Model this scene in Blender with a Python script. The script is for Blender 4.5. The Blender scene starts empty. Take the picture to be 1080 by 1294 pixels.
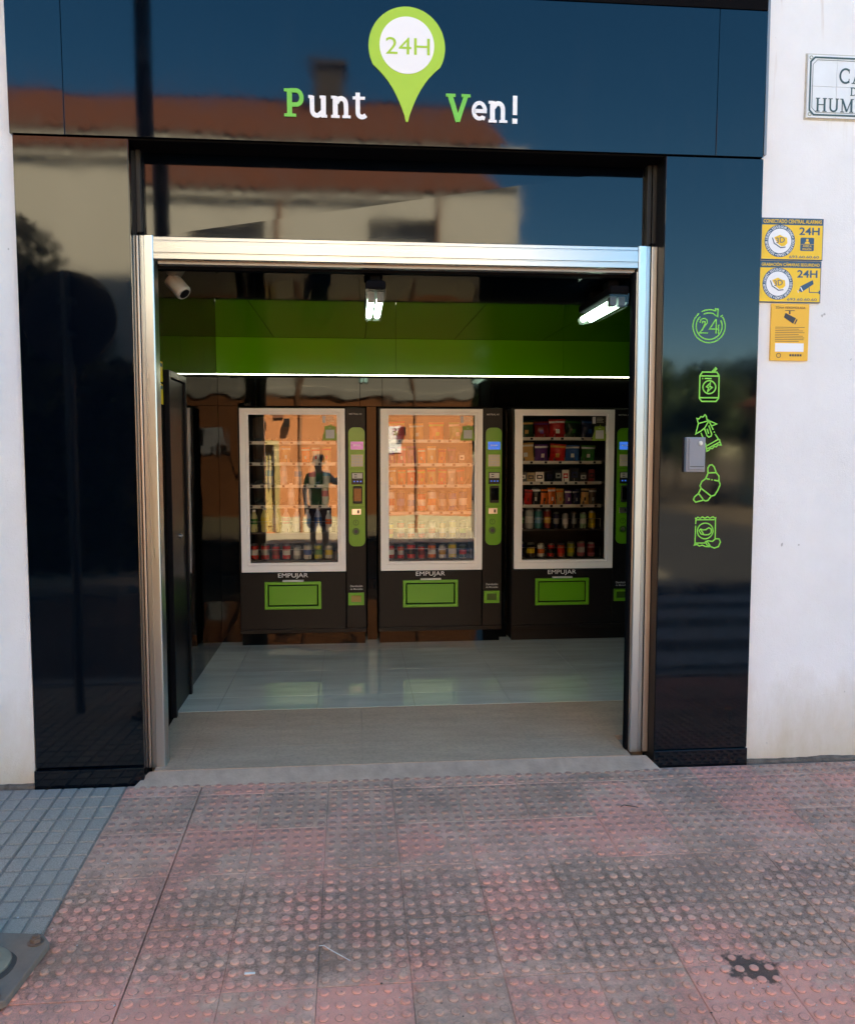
import bpy, bmesh, math, random
from math import radians as R, sin, cos, pi
from mathutils import Vector, Matrix, noise
random.seed(7)
sc = bpy.context.scene
col = sc.collection

# ------------------------------------------------------------------ camera, sky, sun, exposure
CAM = Vector((0.0, -4.12, 1.60))
cd = bpy.data.cameras.new("camera"); cam = bpy.data.objects.new("camera", cd); col.objects.link(cam)
cd.sensor_fit = 'HORIZONTAL'; cd.sensor_width = 36.0; cd.lens = 36.0 * 1050 / 1080
cd.clip_start = 0.02; cd.clip_end = 2000
cam.location = CAM
cam.rotation_euler = (R(90 - 4.25), 0, R(-5.1))
sc.camera = cam

SUN_EL, SUN_AZ = R(47), R(24)          # the sun stands behind the shop, a little to the right
w = bpy.data.worlds.new("World"); sc.world = w; w.use_nodes = True
nt = w.node_tree; nt.nodes.clear()
sky = nt.nodes.new("ShaderNodeTexSky"); sky.sky_type = 'NISHITA'; sky.sun_disc = False
sky.sun_elevation = SUN_EL; sky.sun_rotation = SUN_AZ; sky.ozone_density = 4.0; sky.dust_density = 0.1; sky.altitude = 300
bg = nt.nodes.new("ShaderNodeBackground"); bg.inputs[1].default_value = 0.09
wo = nt.nodes.new("ShaderNodeOutputWorld")
hs = nt.nodes.new('ShaderNodeHueSaturation'); hs.inputs['Saturation'].default_value = 1.34
nt.links.new(sky.outputs[0], hs.inputs['Color']); nt.links.new(hs.outputs[0], bg.inputs[0]); nt.links.new(bg.outputs[0], wo.inputs[0])
sl = bpy.data.lights.new("sun", 'SUN'); sl.energy = 5.0; sl.angle = R(0.53); sl.color = (1.0, 0.94, 0.85)
so = bpy.data.objects.new("sun", sl); col.objects.link(so)
sdir = Vector((sin(SUN_AZ) * cos(SUN_EL), cos(SUN_AZ) * cos(SUN_EL), sin(SUN_EL)))
so.rotation_euler = sdir.to_track_quat('Z', 'Y').to_euler(); so.location = sdir * 40
sc.view_settings.view_transform = 'Standard'; sc.view_settings.look = 'None'
sc.view_settings.exposure = 2.88; sc.view_settings.gamma = 1.0
sc.view_settings.use_curve_mapping = False
sc.view_settings.use_white_balance = True; sc.view_settings.white_balance_temperature = 8700; sc.view_settings.white_balance_tint = 5

sc.cycles.use_denoising = True; sc.cycles.use_adaptive_sampling = True; sc.cycles.adaptive_threshold = 0.006
sc.cycles.sample_clamp_indirect = 2.0; sc.cycles.caustics_refractive = False; sc.cycles.blur_glossy = 0.3

# ------------------------------------------------------------------ materials
MC = {}
def lin(r, g, b):
    f = lambda c: (c / 255 / 12.92) if c / 255 <= .04045 else ((c / 255 + .055) / 1.055) ** 2.4
    return (f(r), f(g), f(b), 1)
def c4(c): return tuple(c) if len(c) == 4 else (c[0], c[1], c[2], 1)
class NT:
    def __init__(s, name):
        s.m = bpy.data.materials.new(name); s.m.use_nodes = True
        s.t = s.m.node_tree; s.t.nodes.clear()
        s.out = s.n("ShaderNodeOutputMaterial")
    def n(s, typ, **kw):
        nd = s.t.nodes.new(typ)
        for k, v in kw.items(): setattr(nd, k, v)
        return nd
    def l(s, a, b): s.t.links.new(a, b)
    def bsdf(s, base, rough=.5, metal=0, ior=1.5):
        b = s.n("ShaderNodeBsdfPrincipled")
        b.inputs['Base Color'].default_value = c4(base); b.inputs['Roughness'].default_value = rough
        b.inputs['Metallic'].default_value = metal; b.inputs['IOR'].default_value = ior
        s.l(b.outputs[0], s.out.inputs[0]); s.b = b; return b
    def pos(s):
        g = s.n("ShaderNodeNewGeometry"); return g.outputs['Position']
    def obj(s):
        g = s.n("ShaderNodeTexCoord"); return g.outputs['Object']
    def noise(s, vec, scale, detail=4, rough=.55, stretch=None, off=None):
        if stretch or off:
            mp = s.n("ShaderNodeMapping")
            if stretch: mp.inputs['Scale'].default_value = stretch
            if off: mp.inputs['Location'].default_value = off
            s.l(vec, mp.inputs[0]); vec = mp.outputs[0]
        t = s.n("ShaderNodeTexNoise"); t.inputs['Scale'].default_value = scale
        t.inputs['Detail'].default_value = detail; t.inputs['Roughness'].default_value = rough
        s.l(vec, t.inputs['Vector']); return t.outputs['Fac']
    def ramp(s, fac, a, b, va=0., vb=1.):
        r = s.n("ShaderNodeMapRange"); r.inputs[1].default_value = a; r.inputs[2].default_value = b
        r.inputs[3].default_value = va; r.inputs[4].default_value = vb
        s.l(fac, r.inputs[0]); return r.outputs[0]
    def mix(s, fac, a, b):
        m = s.n("ShaderNodeMix", data_type='RGBA')
        if isinstance(fac, (int, float)): m.inputs[0].default_value = fac
        else: s.l(fac, m.inputs[0])
        for i, v in ((6, a), (7, b)):
            if isinstance(v, (tuple, list)): m.inputs[i].default_value = c4(v)
            else: s.l(v, m.inputs[i])
        return m.outputs[2]
    def math(s, op, a, b=None):
        m = s.n("ShaderNodeMath", operation=op)
        for i, v in ((0, a), (1, b)):
            if v is None: continue
            if isinstance(v, (int, float)): m.inputs[i].default_value = v
            else: s.l(v, m.inputs[i])
        return m.outputs[0]
    def bump(s, h, strength=.5, dist=.01, prev=None):
        b = s.n("ShaderNodeBump"); b.inputs['Strength'].default_value = strength; b.inputs['Distance'].default_value = dist
        s.l(h, b.inputs['Height'])
        if prev is not None: s.l(prev, b.inputs['Normal'])
        return b.outputs[0]
    def sep(s, vec):
        x = s.n("ShaderNodeSeparateXYZ"); s.l(vec, x.inputs[0]); return x.outputs
def pm(name, base, rough=.5, metal=0, ior=1.5, var=None, vscale=6, bump=None, emit=None):
    if name in MC: return MC[name]
    n = NT(name); b = n.bsdf(base, rough, metal, ior)
    p = n.pos()
    if var is not None:
        f = n.ramp(n.noise(p, vscale, 5, .6), .3, .7)
        n.l(n.mix(f, base, var), b.inputs['Base Color'])
    if bump:
        n.l(n.bump(n.noise(p, bump[0], 4), bump[1], bump[2]), b.inputs['Normal'])
    if emit:
        b.inputs['Emission Color'].default_value = c4(emit[0]); b.inputs['Emission Strength'].default_value = emit[1]
    MC[name] = n.m; return n.m

def glossy_black(name, wav=.0016, scale=1.4, ior=1.52, base=(.0006, .0016, .004), rough=.015, dust=1.0):
    n = NT(name); b = n.bsdf(base, rough, 0, ior)
    p = n.pos()
    h = n.noise(p, scale, 2, .4)
    smear = n.noise(p, 9, 5, .6)
    n.l(n.ramp(smear, .35, .8, rough, rough + .05), b.inputs['Roughness'])
    n.l(n.bump(h, 1.0, wav), b.inputs['Normal'])
    z = n.sep(p)[2]
    du = n.math('MULTIPLY', n.ramp(n.noise(p, 34, 6, .75, (1, 1, .5)), .45, .8), n.ramp(z, .55, -.05, 0, .35))
    du = n.math('ADD', du, n.ramp(n.noise(p, 5, 6, .7, (1, 1, .35)), .55, .85, 0, .06))
    n.l(n.mix(n.math('MULTIPLY', du, dust), base, (.06, .052, .045)), b.inputs['Base Color'])
    return n.m
M_black = glossy_black("black gloss cladding", .0022, 1.3, rough=.042)
M_blackin = glossy_black("black gloss interior panel", .0032, 1.9, 1.30, (.003, .003, .003), dust=0.)
M_green = glossy_black("green gloss panel", .0006, 1.5, 1.22, lin(82, 168, 26), .12, dust=0.)
M_ceil = glossy_black("black gloss ceiling", .0006, 1.2, 1.7, dust=0.)
M_matblack = pm("satin black", (.010, .010, .011), .4, 0, 1.4)
M_dark = pm("dark recess", (.006, .006, .007), .8, 0, 1.03)
M_doorblk = pm("black lacquered door", (.006, .006, .007), .3, 0, 1.18)

def alu():
    n = NT("brushed aluminium"); b = n.bsdf((.60, .62, .64), .34, 1.0)
    p = n.obj()
    f = n.noise(p, 60, 3, .6, (1, 1, .02))
    n.l(n.ramp(f, .3, .7, .26, .34), b.inputs['Roughness'])
    return n.m
M_alu = alu()
def aluh():
    n = NT("brushed aluminium rail"); b = n.bsdf((.42, .43, .44), .3, 1.0)
    f = n.noise(n.obj(), 60, 3, .6, (.02, 1, 1))
    n.l(n.ramp(f, .3, .7, .26, .34), b.inputs['Roughness'])
    return n.m
M_alur = aluh()
M_bronze = pm("bronze aluminium strip", (.50, .475, .45), .36, .9)
M_fascside = pm("grey aluminium edge", (.25, .24, .24), .45, .6)

def stucco():
    n = NT("white stucco"); b = n.bsdf((.78, .78, .78), .85)
    p = n.pos(); x, y, z = n.sep(p)
    v = n.noise(p, 2.3, 6, .65)
    c = n.mix(n.ramp(v, .35, .75), (.80, .795, .80), (.73, .72, .72))
    # rising damp near the foot, irregular
    dn = n.noise(p, 5, 5, .7, (1, 1, .4))
    hgt = n.math('ADD', z, n.math('MULTIPLY', dn, -.55))
    c = n.mix(n.ramp(hgt, -.36, .16, .9, 0.), c, (.52, .44, .32))
    g = n.noise(p, 16, 6, .75)
    gm = n.math('MULTIPLY', n.ramp(g, .6, .7), n.ramp(hgt, -.4, -.1, .8, 0))
    c = n.mix(gm, c, (.3, .25, .2))
    # small scuffs and chips
    s = n.noise(p, 21, 2, .5, (1, 1, .7))
    c = n.mix(n.ramp(s, .735, .765, 0, .75), c, (.35, .34, .33))
    # thin rust runs from above
    rs = n.noise(p, 9, 3, .6, (1.6, 1, .16), (3.1, 0, .4))
    rm = n.math('MULTIPLY', n.ramp(rs, .62, .72), n.ramp(z, 3.0, 3.8, 0, .45))
    c = n.mix(rm, c, (.42, .27, .16))
    n.l(c, b.inputs['Base Color'])
    bp = n.bump(n.noise(p, 7, 5, .6), .25, .02)
    n.l(n.bump(n.noise(p, 130, 4, .65), .4, .005, bp), b.inputs['Normal'])
    return n.m
M_stucco = stucco()

def tactile():
    n = NT("worn red tactile paving"); b = n.bsdf((.2, .15, .15), .8)
    p = n.pos(); x, y, z = n.sep(p)
    zl = n.sep(n.obj())[2]
    oi = n.n("ShaderNodeObjectInfo").outputs['Random']
    pink, mauve, grey, dirt = (.74, .315, .255), (.76, .43, .355), (.68, .44, .345), (.135, .086, .064)
    f1 = n.math('ADD', n.noise(p, 2.4, 8, .75), n.ramp(oi, 0, 1, .07, -.07))
    c = n.mix(n.ramp(f1, .40, .56), mauve, grey)
    med = n.noise(p, 13, 6, .75, None, (1.7, 8.2, 0))
    c = n.mix(n.ramp(med, .40, .66, 0, .62), c, (.34, .205, .155))
    f2 = n.math('ADD', n.noise(p, 2.3, 8, .72, None, (4.3, 1.2, 0)), n.ramp(oi, 0, 1, -.11, .09))
    f2 = n.math('ADD', f2, n.ramp(y, -1.75, -1.5, .11, 0.0))
    f2 = n.math('ADD', f2, n.ramp(x, -1.1, .2, .05, 0.0))
    c = n.mix(n.ramp(f2, .535, .575, 0, .72), c, pink)
    # hollows between the studs keep the dirt, most of all in the walked middle
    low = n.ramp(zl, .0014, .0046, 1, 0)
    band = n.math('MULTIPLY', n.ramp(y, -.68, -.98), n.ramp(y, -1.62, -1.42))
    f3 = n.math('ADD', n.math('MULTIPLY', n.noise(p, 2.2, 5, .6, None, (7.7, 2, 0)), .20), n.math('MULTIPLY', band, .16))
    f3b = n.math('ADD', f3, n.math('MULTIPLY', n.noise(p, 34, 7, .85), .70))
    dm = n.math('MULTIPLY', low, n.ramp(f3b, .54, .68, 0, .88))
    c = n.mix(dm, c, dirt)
    # next to the shop the dust lies pale between darker stud tops
    c = n.mix(n.math('MULTIPLY', n.ramp(zl, .0024, .0044, 0, 1), n.ramp(y, -.95, -.6, 0, .75)), c, (.36, .18, .155))
    # dirt round each stud's foot, painted dark also to dull the lit stud fronts
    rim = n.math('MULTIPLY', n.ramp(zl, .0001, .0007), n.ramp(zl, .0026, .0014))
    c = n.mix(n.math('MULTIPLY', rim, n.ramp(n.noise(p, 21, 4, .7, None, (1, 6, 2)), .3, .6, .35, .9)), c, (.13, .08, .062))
    # smeared grime also over some studs
    gm = n.ramp(n.math('ADD', n.math('MULTIPLY', n.noise(p, 3.4, 4, .6, None, (2, 9, 0)), .6), n.math('MULTIPLY', n.noise(p, 70, 5, .8), .5)), .53, .70, 0, .78)
    c = n.mix(gm, c, (.23, .155, .125))
    c = n.mix(n.ramp(n.noise(p, 55, 4, .7, None, (5, 5, 5)), .60, .74, 0, .5), c, (.62, .50, .40))
    # oil stain with a torn outline
    vd = n.n("ShaderNodeVectorMath", operation='DISTANCE'); vd.inputs[1].default_value = (1.335, -1.53, -.147)
    n.l(p, vd.inputs[0])
    st = n.math('ADD', vd.outputs['Value'], n.math('MULTIPLY', n.noise(p, 12, 6, .65), .30))
    sm = n.math('MULTIPLY', n.ramp(st, .205, .235, 1, 0), low)
    c = n.mix(n.math('MULTIPLY', sm, .92), c, (.014, .012, .012))
    # specks of grit and chewing gum
    sp = n.noise(p, 130, 2, .5)
    c = n.mix(n.ramp(sp, .70, .76, 0, .6), c, (.5, .45, .42))
    sp2 = n.noise(p, 95, 2, .5, None, (3, 3, 3))
    c = n.mix(n.ramp(sp2, .68, .74, 0, .6), c, (.05, .045, .04))
    fine = n.noise(p, 420, 3, .7)
    c = n.mix(n.ramp(fine, .35, .7, .0, .4), c, (.24, .175, .13))
    tint = n.n("ShaderNodeHueSaturation"); n.l(c, tint.inputs['Color']); n.l(n.ramp(oi, 0, 1, .9, 1.07), tint.inputs['Value']); c = tint.outputs[0]
    mu = n.n('ShaderNodeMix', data_type='RGBA', blend_type='MULTIPLY'); mu.inputs[0].default_value = 1; mu.inputs[7].default_value = (1.1, .965, .87, 1); n.l(c, mu.inputs[6]); c = mu.outputs[2]
    n.l(c, b.inputs['Base Color'])
    n.l(n.ramp(dm, 0, 1, .72, .9), b.inputs['Roughness'])
    n.l(n.bump(n.noise(p, 220, 4, .7), .5, .004), b.inputs['Normal'])
    return n.m
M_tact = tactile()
def bluetile():
    n = NT("blue grey terrazzo paving"); b = n.bsdf((.2, .22, .25), .7)
    p = n.pos(); zl = n.sep(n.obj())[2]
    x, y, z = n.sep(p)
    sp = n.noise(p, 240, 3, .8)
    c = n.mix(n.ramp(sp, .38, .62), (.215, .165, .13), (.50, .40, .32))
    big = n.noise(p, 2.1, 5, .6)
    c = n.mix(n.ramp(big, .40, .70, 0, .65), c, (.28, .245, .20))
    c = n.mix(n.math('MULTIPLY', n.ramp(x, -1.25, -1.7, 0, .55), n.ramp(y, -.45, -.1)), c, (.25, .205, .185))
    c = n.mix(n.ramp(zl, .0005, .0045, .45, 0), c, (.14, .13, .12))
    n.l(c, b.inputs['Base Color'])
    n.l(n.bump(n.noise(p, 260, 3, .7), .35, .003), b.inputs['Normal'])
    return n.m
M_blue = bluetile()
def floor_in():
    n = NT("polished grey porcelain"); b = n.bsdf((.3, .31, .31), .0, 0, 2.3)
    p = n.pos()
    f = n.noise(p, 3, 6, .65, (.5, 2.5, 1))
    c = n.mix(n.ramp(f, .35, .7), (.66, .63, .55), (.50, .475, .41))
    n.l(c, b.inputs['Base Color'])
    n.l(n.ramp(n.noise(p, 7, 4, .6), .3, .8, .0, .01), b.inputs['Roughness'])
    return n.m
M_floor = floor_in()
def ramp_mat():
    n = NT("dusty brown porcelain"); b = n.bsdf((.2, .17, .14), .55)
    p = n.pos()
    f = n.noise(p, 4, 7, .7, (.5, 2.2, 1))
    c = n.mix(n.ramp(f, .3, .7), (.56, .36, .25), (.40, .255, .175))
    d = n.noise(p, 1.5, 5, .65)
    c = n.mix(n.ramp(d, .5, .75, 0, .6), c, (.55, .39, .28))
    fs = n.noise(p, 60, 4, .7)
    c = n.mix(n.ramp(fs, .45, .75, 0, .45), c, (.17, .125, .095))
    n.l(c, b.inputs['Base Color'])
    n.l(n.ramp(d, .3, .7, .42, .65), b.inputs['Roughness'])
    n.l(n.bump(n.noise(p, 180, 3, .6), .15, .002), b.inputs['Normal'])
    return n.m
M_ramp = ramp_mat()
def asphalt():
    n = NT("asphalt"); b = n.bsdf((.05, .05, .05), .85)
    p = n.pos()
    f = n.noise(p, .9, 5, .6); g = n.noise(p, 120, 3, .7)
    c = n.mix(n.ramp(f, .3, .7), (.045, .045, .047), (.075, .073, .07))
    c = n.mix(n.ramp(g, .5, .75, 0, .6), c, (.13, .125, .12))
    n.l(c, b.inputs['Base Color']); n.l(n.bump(g, .5, .01), b.inputs['Normal'])
    return n.m
M_asph = asphalt()
M_conc = pm("pale concrete", (.34, .32, .30), .85, var=(.25, .235, .22), vscale=5, bump=(60, .3, .01))
M_grout = pm("grey mortar", (.22, .16, .135), .9, var=(.32, .24, .20), vscale=14, bump=(120, .4, .006))
M_soil = pm("dry soil", (.16, .12, .08), .95, var=(.22, .17, .11), vscale=.7)
M_road_white = pm("worn white road paint", (.48, .47, .45), .8, var=(.22, .215, .21), vscale=9)

def glass_mat():
    n = NT("double glazed window")
    tr = n.n("ShaderNodeBsdfTransparent"); tr.inputs[0].default_value = (.93, .95, .94, 1)
    gl = n.n("ShaderNodeBsdfGlossy"); gl.inputs['Roughness'].default_value = 0.0
    fr = n.n("ShaderNodeFresnel"); fr.inputs[0].default_value = 2.15
    p = n.pos(); h = n.noise(p, 2.2, 2, .4)
    n.l(n.bump(h, 1, .0007), gl.inputs['Normal'])
    mx = n.n("ShaderNodeMixShader"); n.l(fr.outputs[0], mx.inputs[0]); n.l(tr.outputs[0], mx.inputs[1]); n.l(gl.outputs[0], mx.inputs[2])
    n.l(mx.outputs[0], n.out.inputs[0])
    return n.m
M_glass = glass_mat()
def clear_plastic():
    n = NT("clear plastic diffuser")
    tr = n.n("ShaderNodeBsdfTransparent"); tr.inputs[0].default_value = (.9, .93, .93, 1)
    gl = n.n("ShaderNodeBsdfGlossy"); gl.inputs['Roughness'].default_value = .08
    mx = n.n("ShaderNodeMixShader"); mx.inputs[0].default_value = .03
    n.l(tr.outputs[0], mx.inputs[1]); n.l(gl.outputs[0], mx.inputs[2]); n.l(mx.outputs[0], n.out.inputs[0])
    return n.m
M_clear = clear_plastic()

M_white = pm("white vinyl", (.80, .80, .82), .45)
M_lime = pm("lime vinyl", lin(160, 200, 55), .4)
M_leafgreen = pm("green vinyl", lin(98, 190, 66), .4)
M_icon = pm("light green vinyl", lin(118, 205, 70), .4)
M_framealu = pm("pale anodised frame", (.90, .86, .84), .42, .0)
M_mach = pm("charcoal powder coat", (.0065, .006, .006), .42, 0, 1.27, var=(.009, .008, .008), vscale=30)
M_mgreen = pm("bright green plastic", lin(92, 158, 34), .35)
M_mgreen2 = pm("green plastic panel", lin(86, 152, 30), .28)
M_yel = pm("yellow sign vinyl", lin(238, 192, 40), .4)
M_yel2 = pm("amber sign vinyl", lin(238, 180, 55), .45)
M_navy = pm("petrol blue print", lin(38, 78, 108), .45)
M_ink = pm("dark print", lin(52, 52, 58), .5)
M_inkgreen = pm("dark green glaze", lin(62, 84, 84), .3)
M_cer = pm("white glazed tile", (.78, .79, .79), .16, var=(.72, .725, .72), vscale=8)
M_cream = pm("cream glaze", (.55, .55, .47), .3)
M_boxgrey = pm("grey plastic", lin(128, 130, 138), .45)
M_camwhite = pm("white plastic", (.27, .26, .25), .55)
M_screenb = pm("blue display", lin(20, 70, 150), .2, emit=(lin(30, 80, 170), .25))
M_screenv = pm("violet display", lin(150, 90, 150), .2, emit=(lin(160, 100, 160), .1))
M_key = pm("keypad grey", (.5, .48, .46), .4)
M_silver = pm("bare steel", (.6, .6, .6), .3, 1)
M_gal = pm("weathered galvanised steel", (.24, .185, .14), .7, .1, var=(.16, .125, .10), vscale=9, bump=(70, .3, .004))
M_rust = pm("rusty bolt", (.15, .10, .075), .6, .5, var=(.23, .17, .14), vscale=60)
M_polegreen = pm("dark painted post", (.012, .014, .016), .4)
M_signback = pm("dark sign back", (.02, .022, .025), .5)
M_polegrey = pm("grey post", (.10, .11, .12), .5)
M_tube = pm("lit fluorescent tube", (.8, 1, .97), .4, emit=((.62, 1.0, .95), 2.2))
M_led = pm("lit led strip", (1, 1, 1), .4, emit=((.95, 1.0, .97), 3.0))
M_shelf = pm("grey shelf", (.10, .10, .105), .5)
M_strip = pm("price strip", (.60, .60, .57), .4)
M_liner = pm("machine liner", (.05, .05, .052), .5)

# ------------------------------------------------------------------ mesh helpers
class MB:
    def __init__(s): s.v = []; s.f = []; s.mi = []; s.sm = []
    def add(s, vs, fs, mi=0, smooth=False):
        b = len(s.v); s.v += [tuple(v) for v in vs]
        for f in fs: s.f.append([i + b for i in f]); s.mi.append(mi); s.sm.append(smooth)
        return s
    def box(s, x0, x1, y0, y1, z0, z1, mi=0):
        vs = [(x, y, z) for z in (z0, z1) for y in (y0, y1) for x in (x0, x1)]
        return s.add(vs, [(0, 2, 3, 1), (4, 5, 7, 6), (0, 1, 5, 4), (2, 6, 7, 3), (0, 4, 6, 2), (1, 3, 7, 5)], mi)
    def cyl(s, p0, p1, r0, r1=None, n=16, mi=0, caps=True, smooth=True):
        p0 = Vector(p0); p1 = Vector(p1); r1 = r0 if r1 is None else r1
        d = (p1 - p0).normalized(); a = d.orthogonal().normalized(); b = d.cross(a)
        vs = [p0 + (a * cos(2 * pi * i / n) + b * sin(2 * pi * i / n)) * r0 for i in range(n)]
        vs += [p1 + (a * cos(2 * pi * i / n) + b * sin(2 * pi * i / n)) * r1 for i in range(n)]
        s.add(vs, [(i, (i + 1) % n, n + (i + 1) % n, n + i) for i in range(n)], mi, smooth)
        if caps: s.add(vs, [tuple(range(n))[::-1], tuple(range(n, 2 * n))], mi)
        return s
    def tube(s, pts, r, n=8, mi=0):
        pts = [Vector(p) for p in pts]
        rs = r if isinstance(r, (list, tuple)) else [r] * len(pts)
        vs = []; a = None
        for i, p in enumerate(pts):
            d = (pts[min(i + 1, len(pts) - 1)] - pts[max(i - 1, 0)]).normalized()
            a = d.orthogonal().normalized() if a is None else (a - d * a.dot(d)).normalized()
            b = d.cross(a)
            vs += [p + (a * cos(2 * pi * k / n) + b * sin(2 * pi * k / n)) * rs[i] for k in range(n)]
        fs = [(i * n + k, i * n + (k + 1) % n, (i + 1) * n + (k + 1) % n, (i + 1) * n + k) for i in range(len(pts) - 1) for k in range(n)]
        s.add(vs, fs, mi, True)
        L = (len(pts) - 1) * n
        return s.add(vs, [tuple(range(n))[::-1], tuple(range(L, L + n))], mi)
    def lathe(s, prof, n=16, c=(0, 0, 0), mis=None, smooth=True):
        for i in range(len(prof) - 1):
            (r0, z0), (r1, z1) = prof[i], prof[i + 1]
            vs = [(c[0] + r * cos(2 * pi * k / n), c[1] + r * sin(2 * pi * k / n), c[2] + z) for r, z in ((r0, z0), (r1, z1)) for k in range(n)]
            s.add(vs, [(k, (k + 1) % n, n + (k + 1) % n, n + k) for k in range(n)], mis[i] if mis else 0, smooth)
        return s
    # flat work on a plane facing -y: (u,v) -> x,z ; thickness t grows towards the street
    def poly(s, pts, y, t=.002, mi=0):
        if sum(pts[i][0] * pts[(i + 1) % len(pts)][1] - pts[(i + 1) % len(pts)][0] * pts[i][1] for i in range(len(pts))) < 0: pts = pts[::-1]
        n = len(pts)
        vs = [(x, y, z) for x, z in pts] + [(x, y - t, z) for x, z in pts]
        s.add(vs, [tuple(range(n, 2 * n))] + [(i, i + n, (i + 1) % n + n, (i + 1) % n) for i in range(n)], mi)
        return s
    def ring(s, outer, inner, y, t=.002, mi=0):
        n = len(outer)
        vs = [(x, y - t, z) for x, z in outer] + [(x, y - t, z) for x, z in inner] + [(x, y, z) for x, z in outer] + [(x, y, z) for x, z in inner]
        fs = [(i, (i + 1) % n, n + (i + 1) % n, n + i) for i in range(n)]
        fs += [(i, 2 * n + i, 2 * n + (i + 1) % n, (i + 1) % n) for i in range(n)]
        fs += [(n + i, n + (i + 1) % n, 3 * n + (i + 1) % n, 3 * n + i) for i in range(n)]
        return s.add(vs, fs, mi)
    def stroke(s, pts, w, y, t=.002, closed=False, mi=0):
        P = []
        for p in pts:
            if not P or (Vector(p) - P[-1]).length > 1e-6: P.append(Vector(p))
        n = len(P); L = []; Rr = []
        for i in range(n):
            a = P[i - 1] if (closed or i > 0) else None
            b = P[(i + 1) % n] if (closed or i < n - 1) else None
            d0 = (P[i] - a).normalized() if a is not None else None
            d1 = (b - P[i]).normalized() if b is not None else None
            if d0 is None: d0 = d1
            if d1 is None: d1 = d0
            nrm = Vector((-(d0 + d1).y, (d0 + d1).x))
            if nrm.length < 1e-6: nrm = Vector((-d0.y, d0.x))
            nrm.normalize(); k = max(.45, nrm.dot(Vector((-d0.y, d0.x))))
            L.append(P[i] + nrm * w / 2 / k); Rr.append(P[i] - nrm * w / 2 / k)
        m = n if closed else n - 1
        vs = [(p.x, y - t, p.y) for p in L] + [(p.x, y - t, p.y) for p in Rr] + [(p.x, y, p.y) for p in L] + [(p.x, y, p.y) for p in Rr]
        fs = []
        for i in range(m):
            j = (i + 1) % n
            fs += [(i, n + i, n + j, j), (i, j, 2 * n + j, 2 * n + i), (n + j, n + i, 3 * n + i, 3 * n + j)]
        if not closed: fs += [(0, 2 * n, 3 * n, n), (n - 1, 2 * n - 1, 4 * n - 1, 3 * n - 1)]
        return s.add(vs, fs, mi)
    def mesh(s, name, mats):
        me = bpy.data.meshes.new(name); me.from_pydata(s.v, [], s.f)
        for m in (mats if isinstance(mats, (list, tuple)) else [mats]): me.materials.append(m)
        me.polygons.foreach_set('material_index', s.mi); me.polygons.foreach_set('use_smooth', s.sm)
        me.update(); return me
    def build(s, name, mats, parent=None, bevel=0, loc=None, segs=2):
        o = bpy.data.objects.new(name, s.mesh(name, mats)); col.objects.link(o)
        if parent: o.parent = parent
        if loc is not None: o.location = loc
        if bevel:
            b = o.modifiers.new("bevel", 'BEVEL'); b.width = bevel; b.segments = segs; b.limit_method = 'ANGLE'; b.angle_limit = R(40)
        return o
def link(name, me, parent=None, loc=None, rot=None):
    o = bpy.data.objects.new(name, me); col.objects.link(o)
    if parent: o.parent = parent
    if loc is not None: o.location = loc
    if rot is not None: o.rotation_euler = rot
    return o
def tag(o, label, cat, group=None):
    o['label'] = label; o['category'] = cat
    if group: o['group'] = group
    return o
def thing(name, label, cat, loc=(0, 0, 0), rz=0, group=None):
    o = bpy.data.objects.new(name, None); col.objects.link(o); o.location = loc; o.rotation_euler = (0, 0, rz)
    o.empty_display_size = .1
    return tag(o, label, cat, group)
def struct(o): o['kind'] = 'structure'; return o
def stuff(o): o['kind'] = 'stuff'; return o
def copy_tree(o, parent=None):
    c = o.copy(); col.objects.link(c); c.parent = parent
    for ch in list(o.children): copy_tree(ch, c)
    return c
def arc(cx, cy, rx, ry, a0, a1, n=14): return [(cx + rx * cos(R(a0 + (a1 - a0) * i / n)), cy + ry * sin(R(a0 + (a1 - a0) * i / n))) for i in range(n + 1)]
def rrect(x0, x1, z0, z1, r, n=5):
    return arc(x1 - r, z1 - r, r, r, 0, 90, n) + arc(x0 + r, z1 - r, r, r, 90, 180, n) + arc(x0 + r, z0 + r, r, r, 180, 270, n) + arc(x1 - r, z0 + r, r, r, 270, 360, n)
_txt = {}
def text_geo(body, bold=0.0):
    key = (body, bold)
    if key in _txt: return _txt[key]
    cu = bpy.data.curves.new("t", 'FONT'); cu.body = body; cu.size = 1; cu.offset = bold; cu.resolution_u = 3
    ob = bpy.data.objects.new("t", cu)
    me = bpy.data.meshes.new_from_object(ob)
    vs = [(v.co.x, v.co.y) for v in me.vertices]; fs = [tuple(p.vertices) for p in me.polygons]
    bpy.data.objects.remove(ob); bpy.data.curves.remove(cu); bpy.data.meshes.remove(me)
    _txt[key] = (vs, fs); return vs, fs
def put_text(mb, body, cx, cz, y, height=None, width=None, bold=0.0, mi=0, ang=0., mirror=False):
    """print flat lettering centred on (cx,cz) on a plane facing -y; height is that of the glyphs' box"""
    vs, fs = text_geo(body, bold)
    if not vs: return
    x0 = min(v[0] for v in vs); x1 = max(v[0] for v in vs); z0 = min(v[1] for v in vs); z1 = max(v[1] for v in vs)
    sz = height / (z1 - z0) if height else width / (x1 - x0)
    sx = width / (x1 - x0) if width else sz
    ca, sa = cos(ang), sin(ang); out = []
    for a, b in vs:
        u = (a - (x0 + x1) / 2) * sx * (-1 if mirror else 1); v = (b - (z0 + z1) / 2) * sz
        out.append((cx + u * ca - v * sa, y, cz + u * sa + v * ca))
    mb.add(out, [f if not mirror else f[::-1] for f in fs], mi)

# ================================================================== SETTING
SL = 0.07                                    # cross slope of the pavement
def gz(y): return -.04 + SL * y if y > -2.25 else -.04 - SL * 2.25
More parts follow.
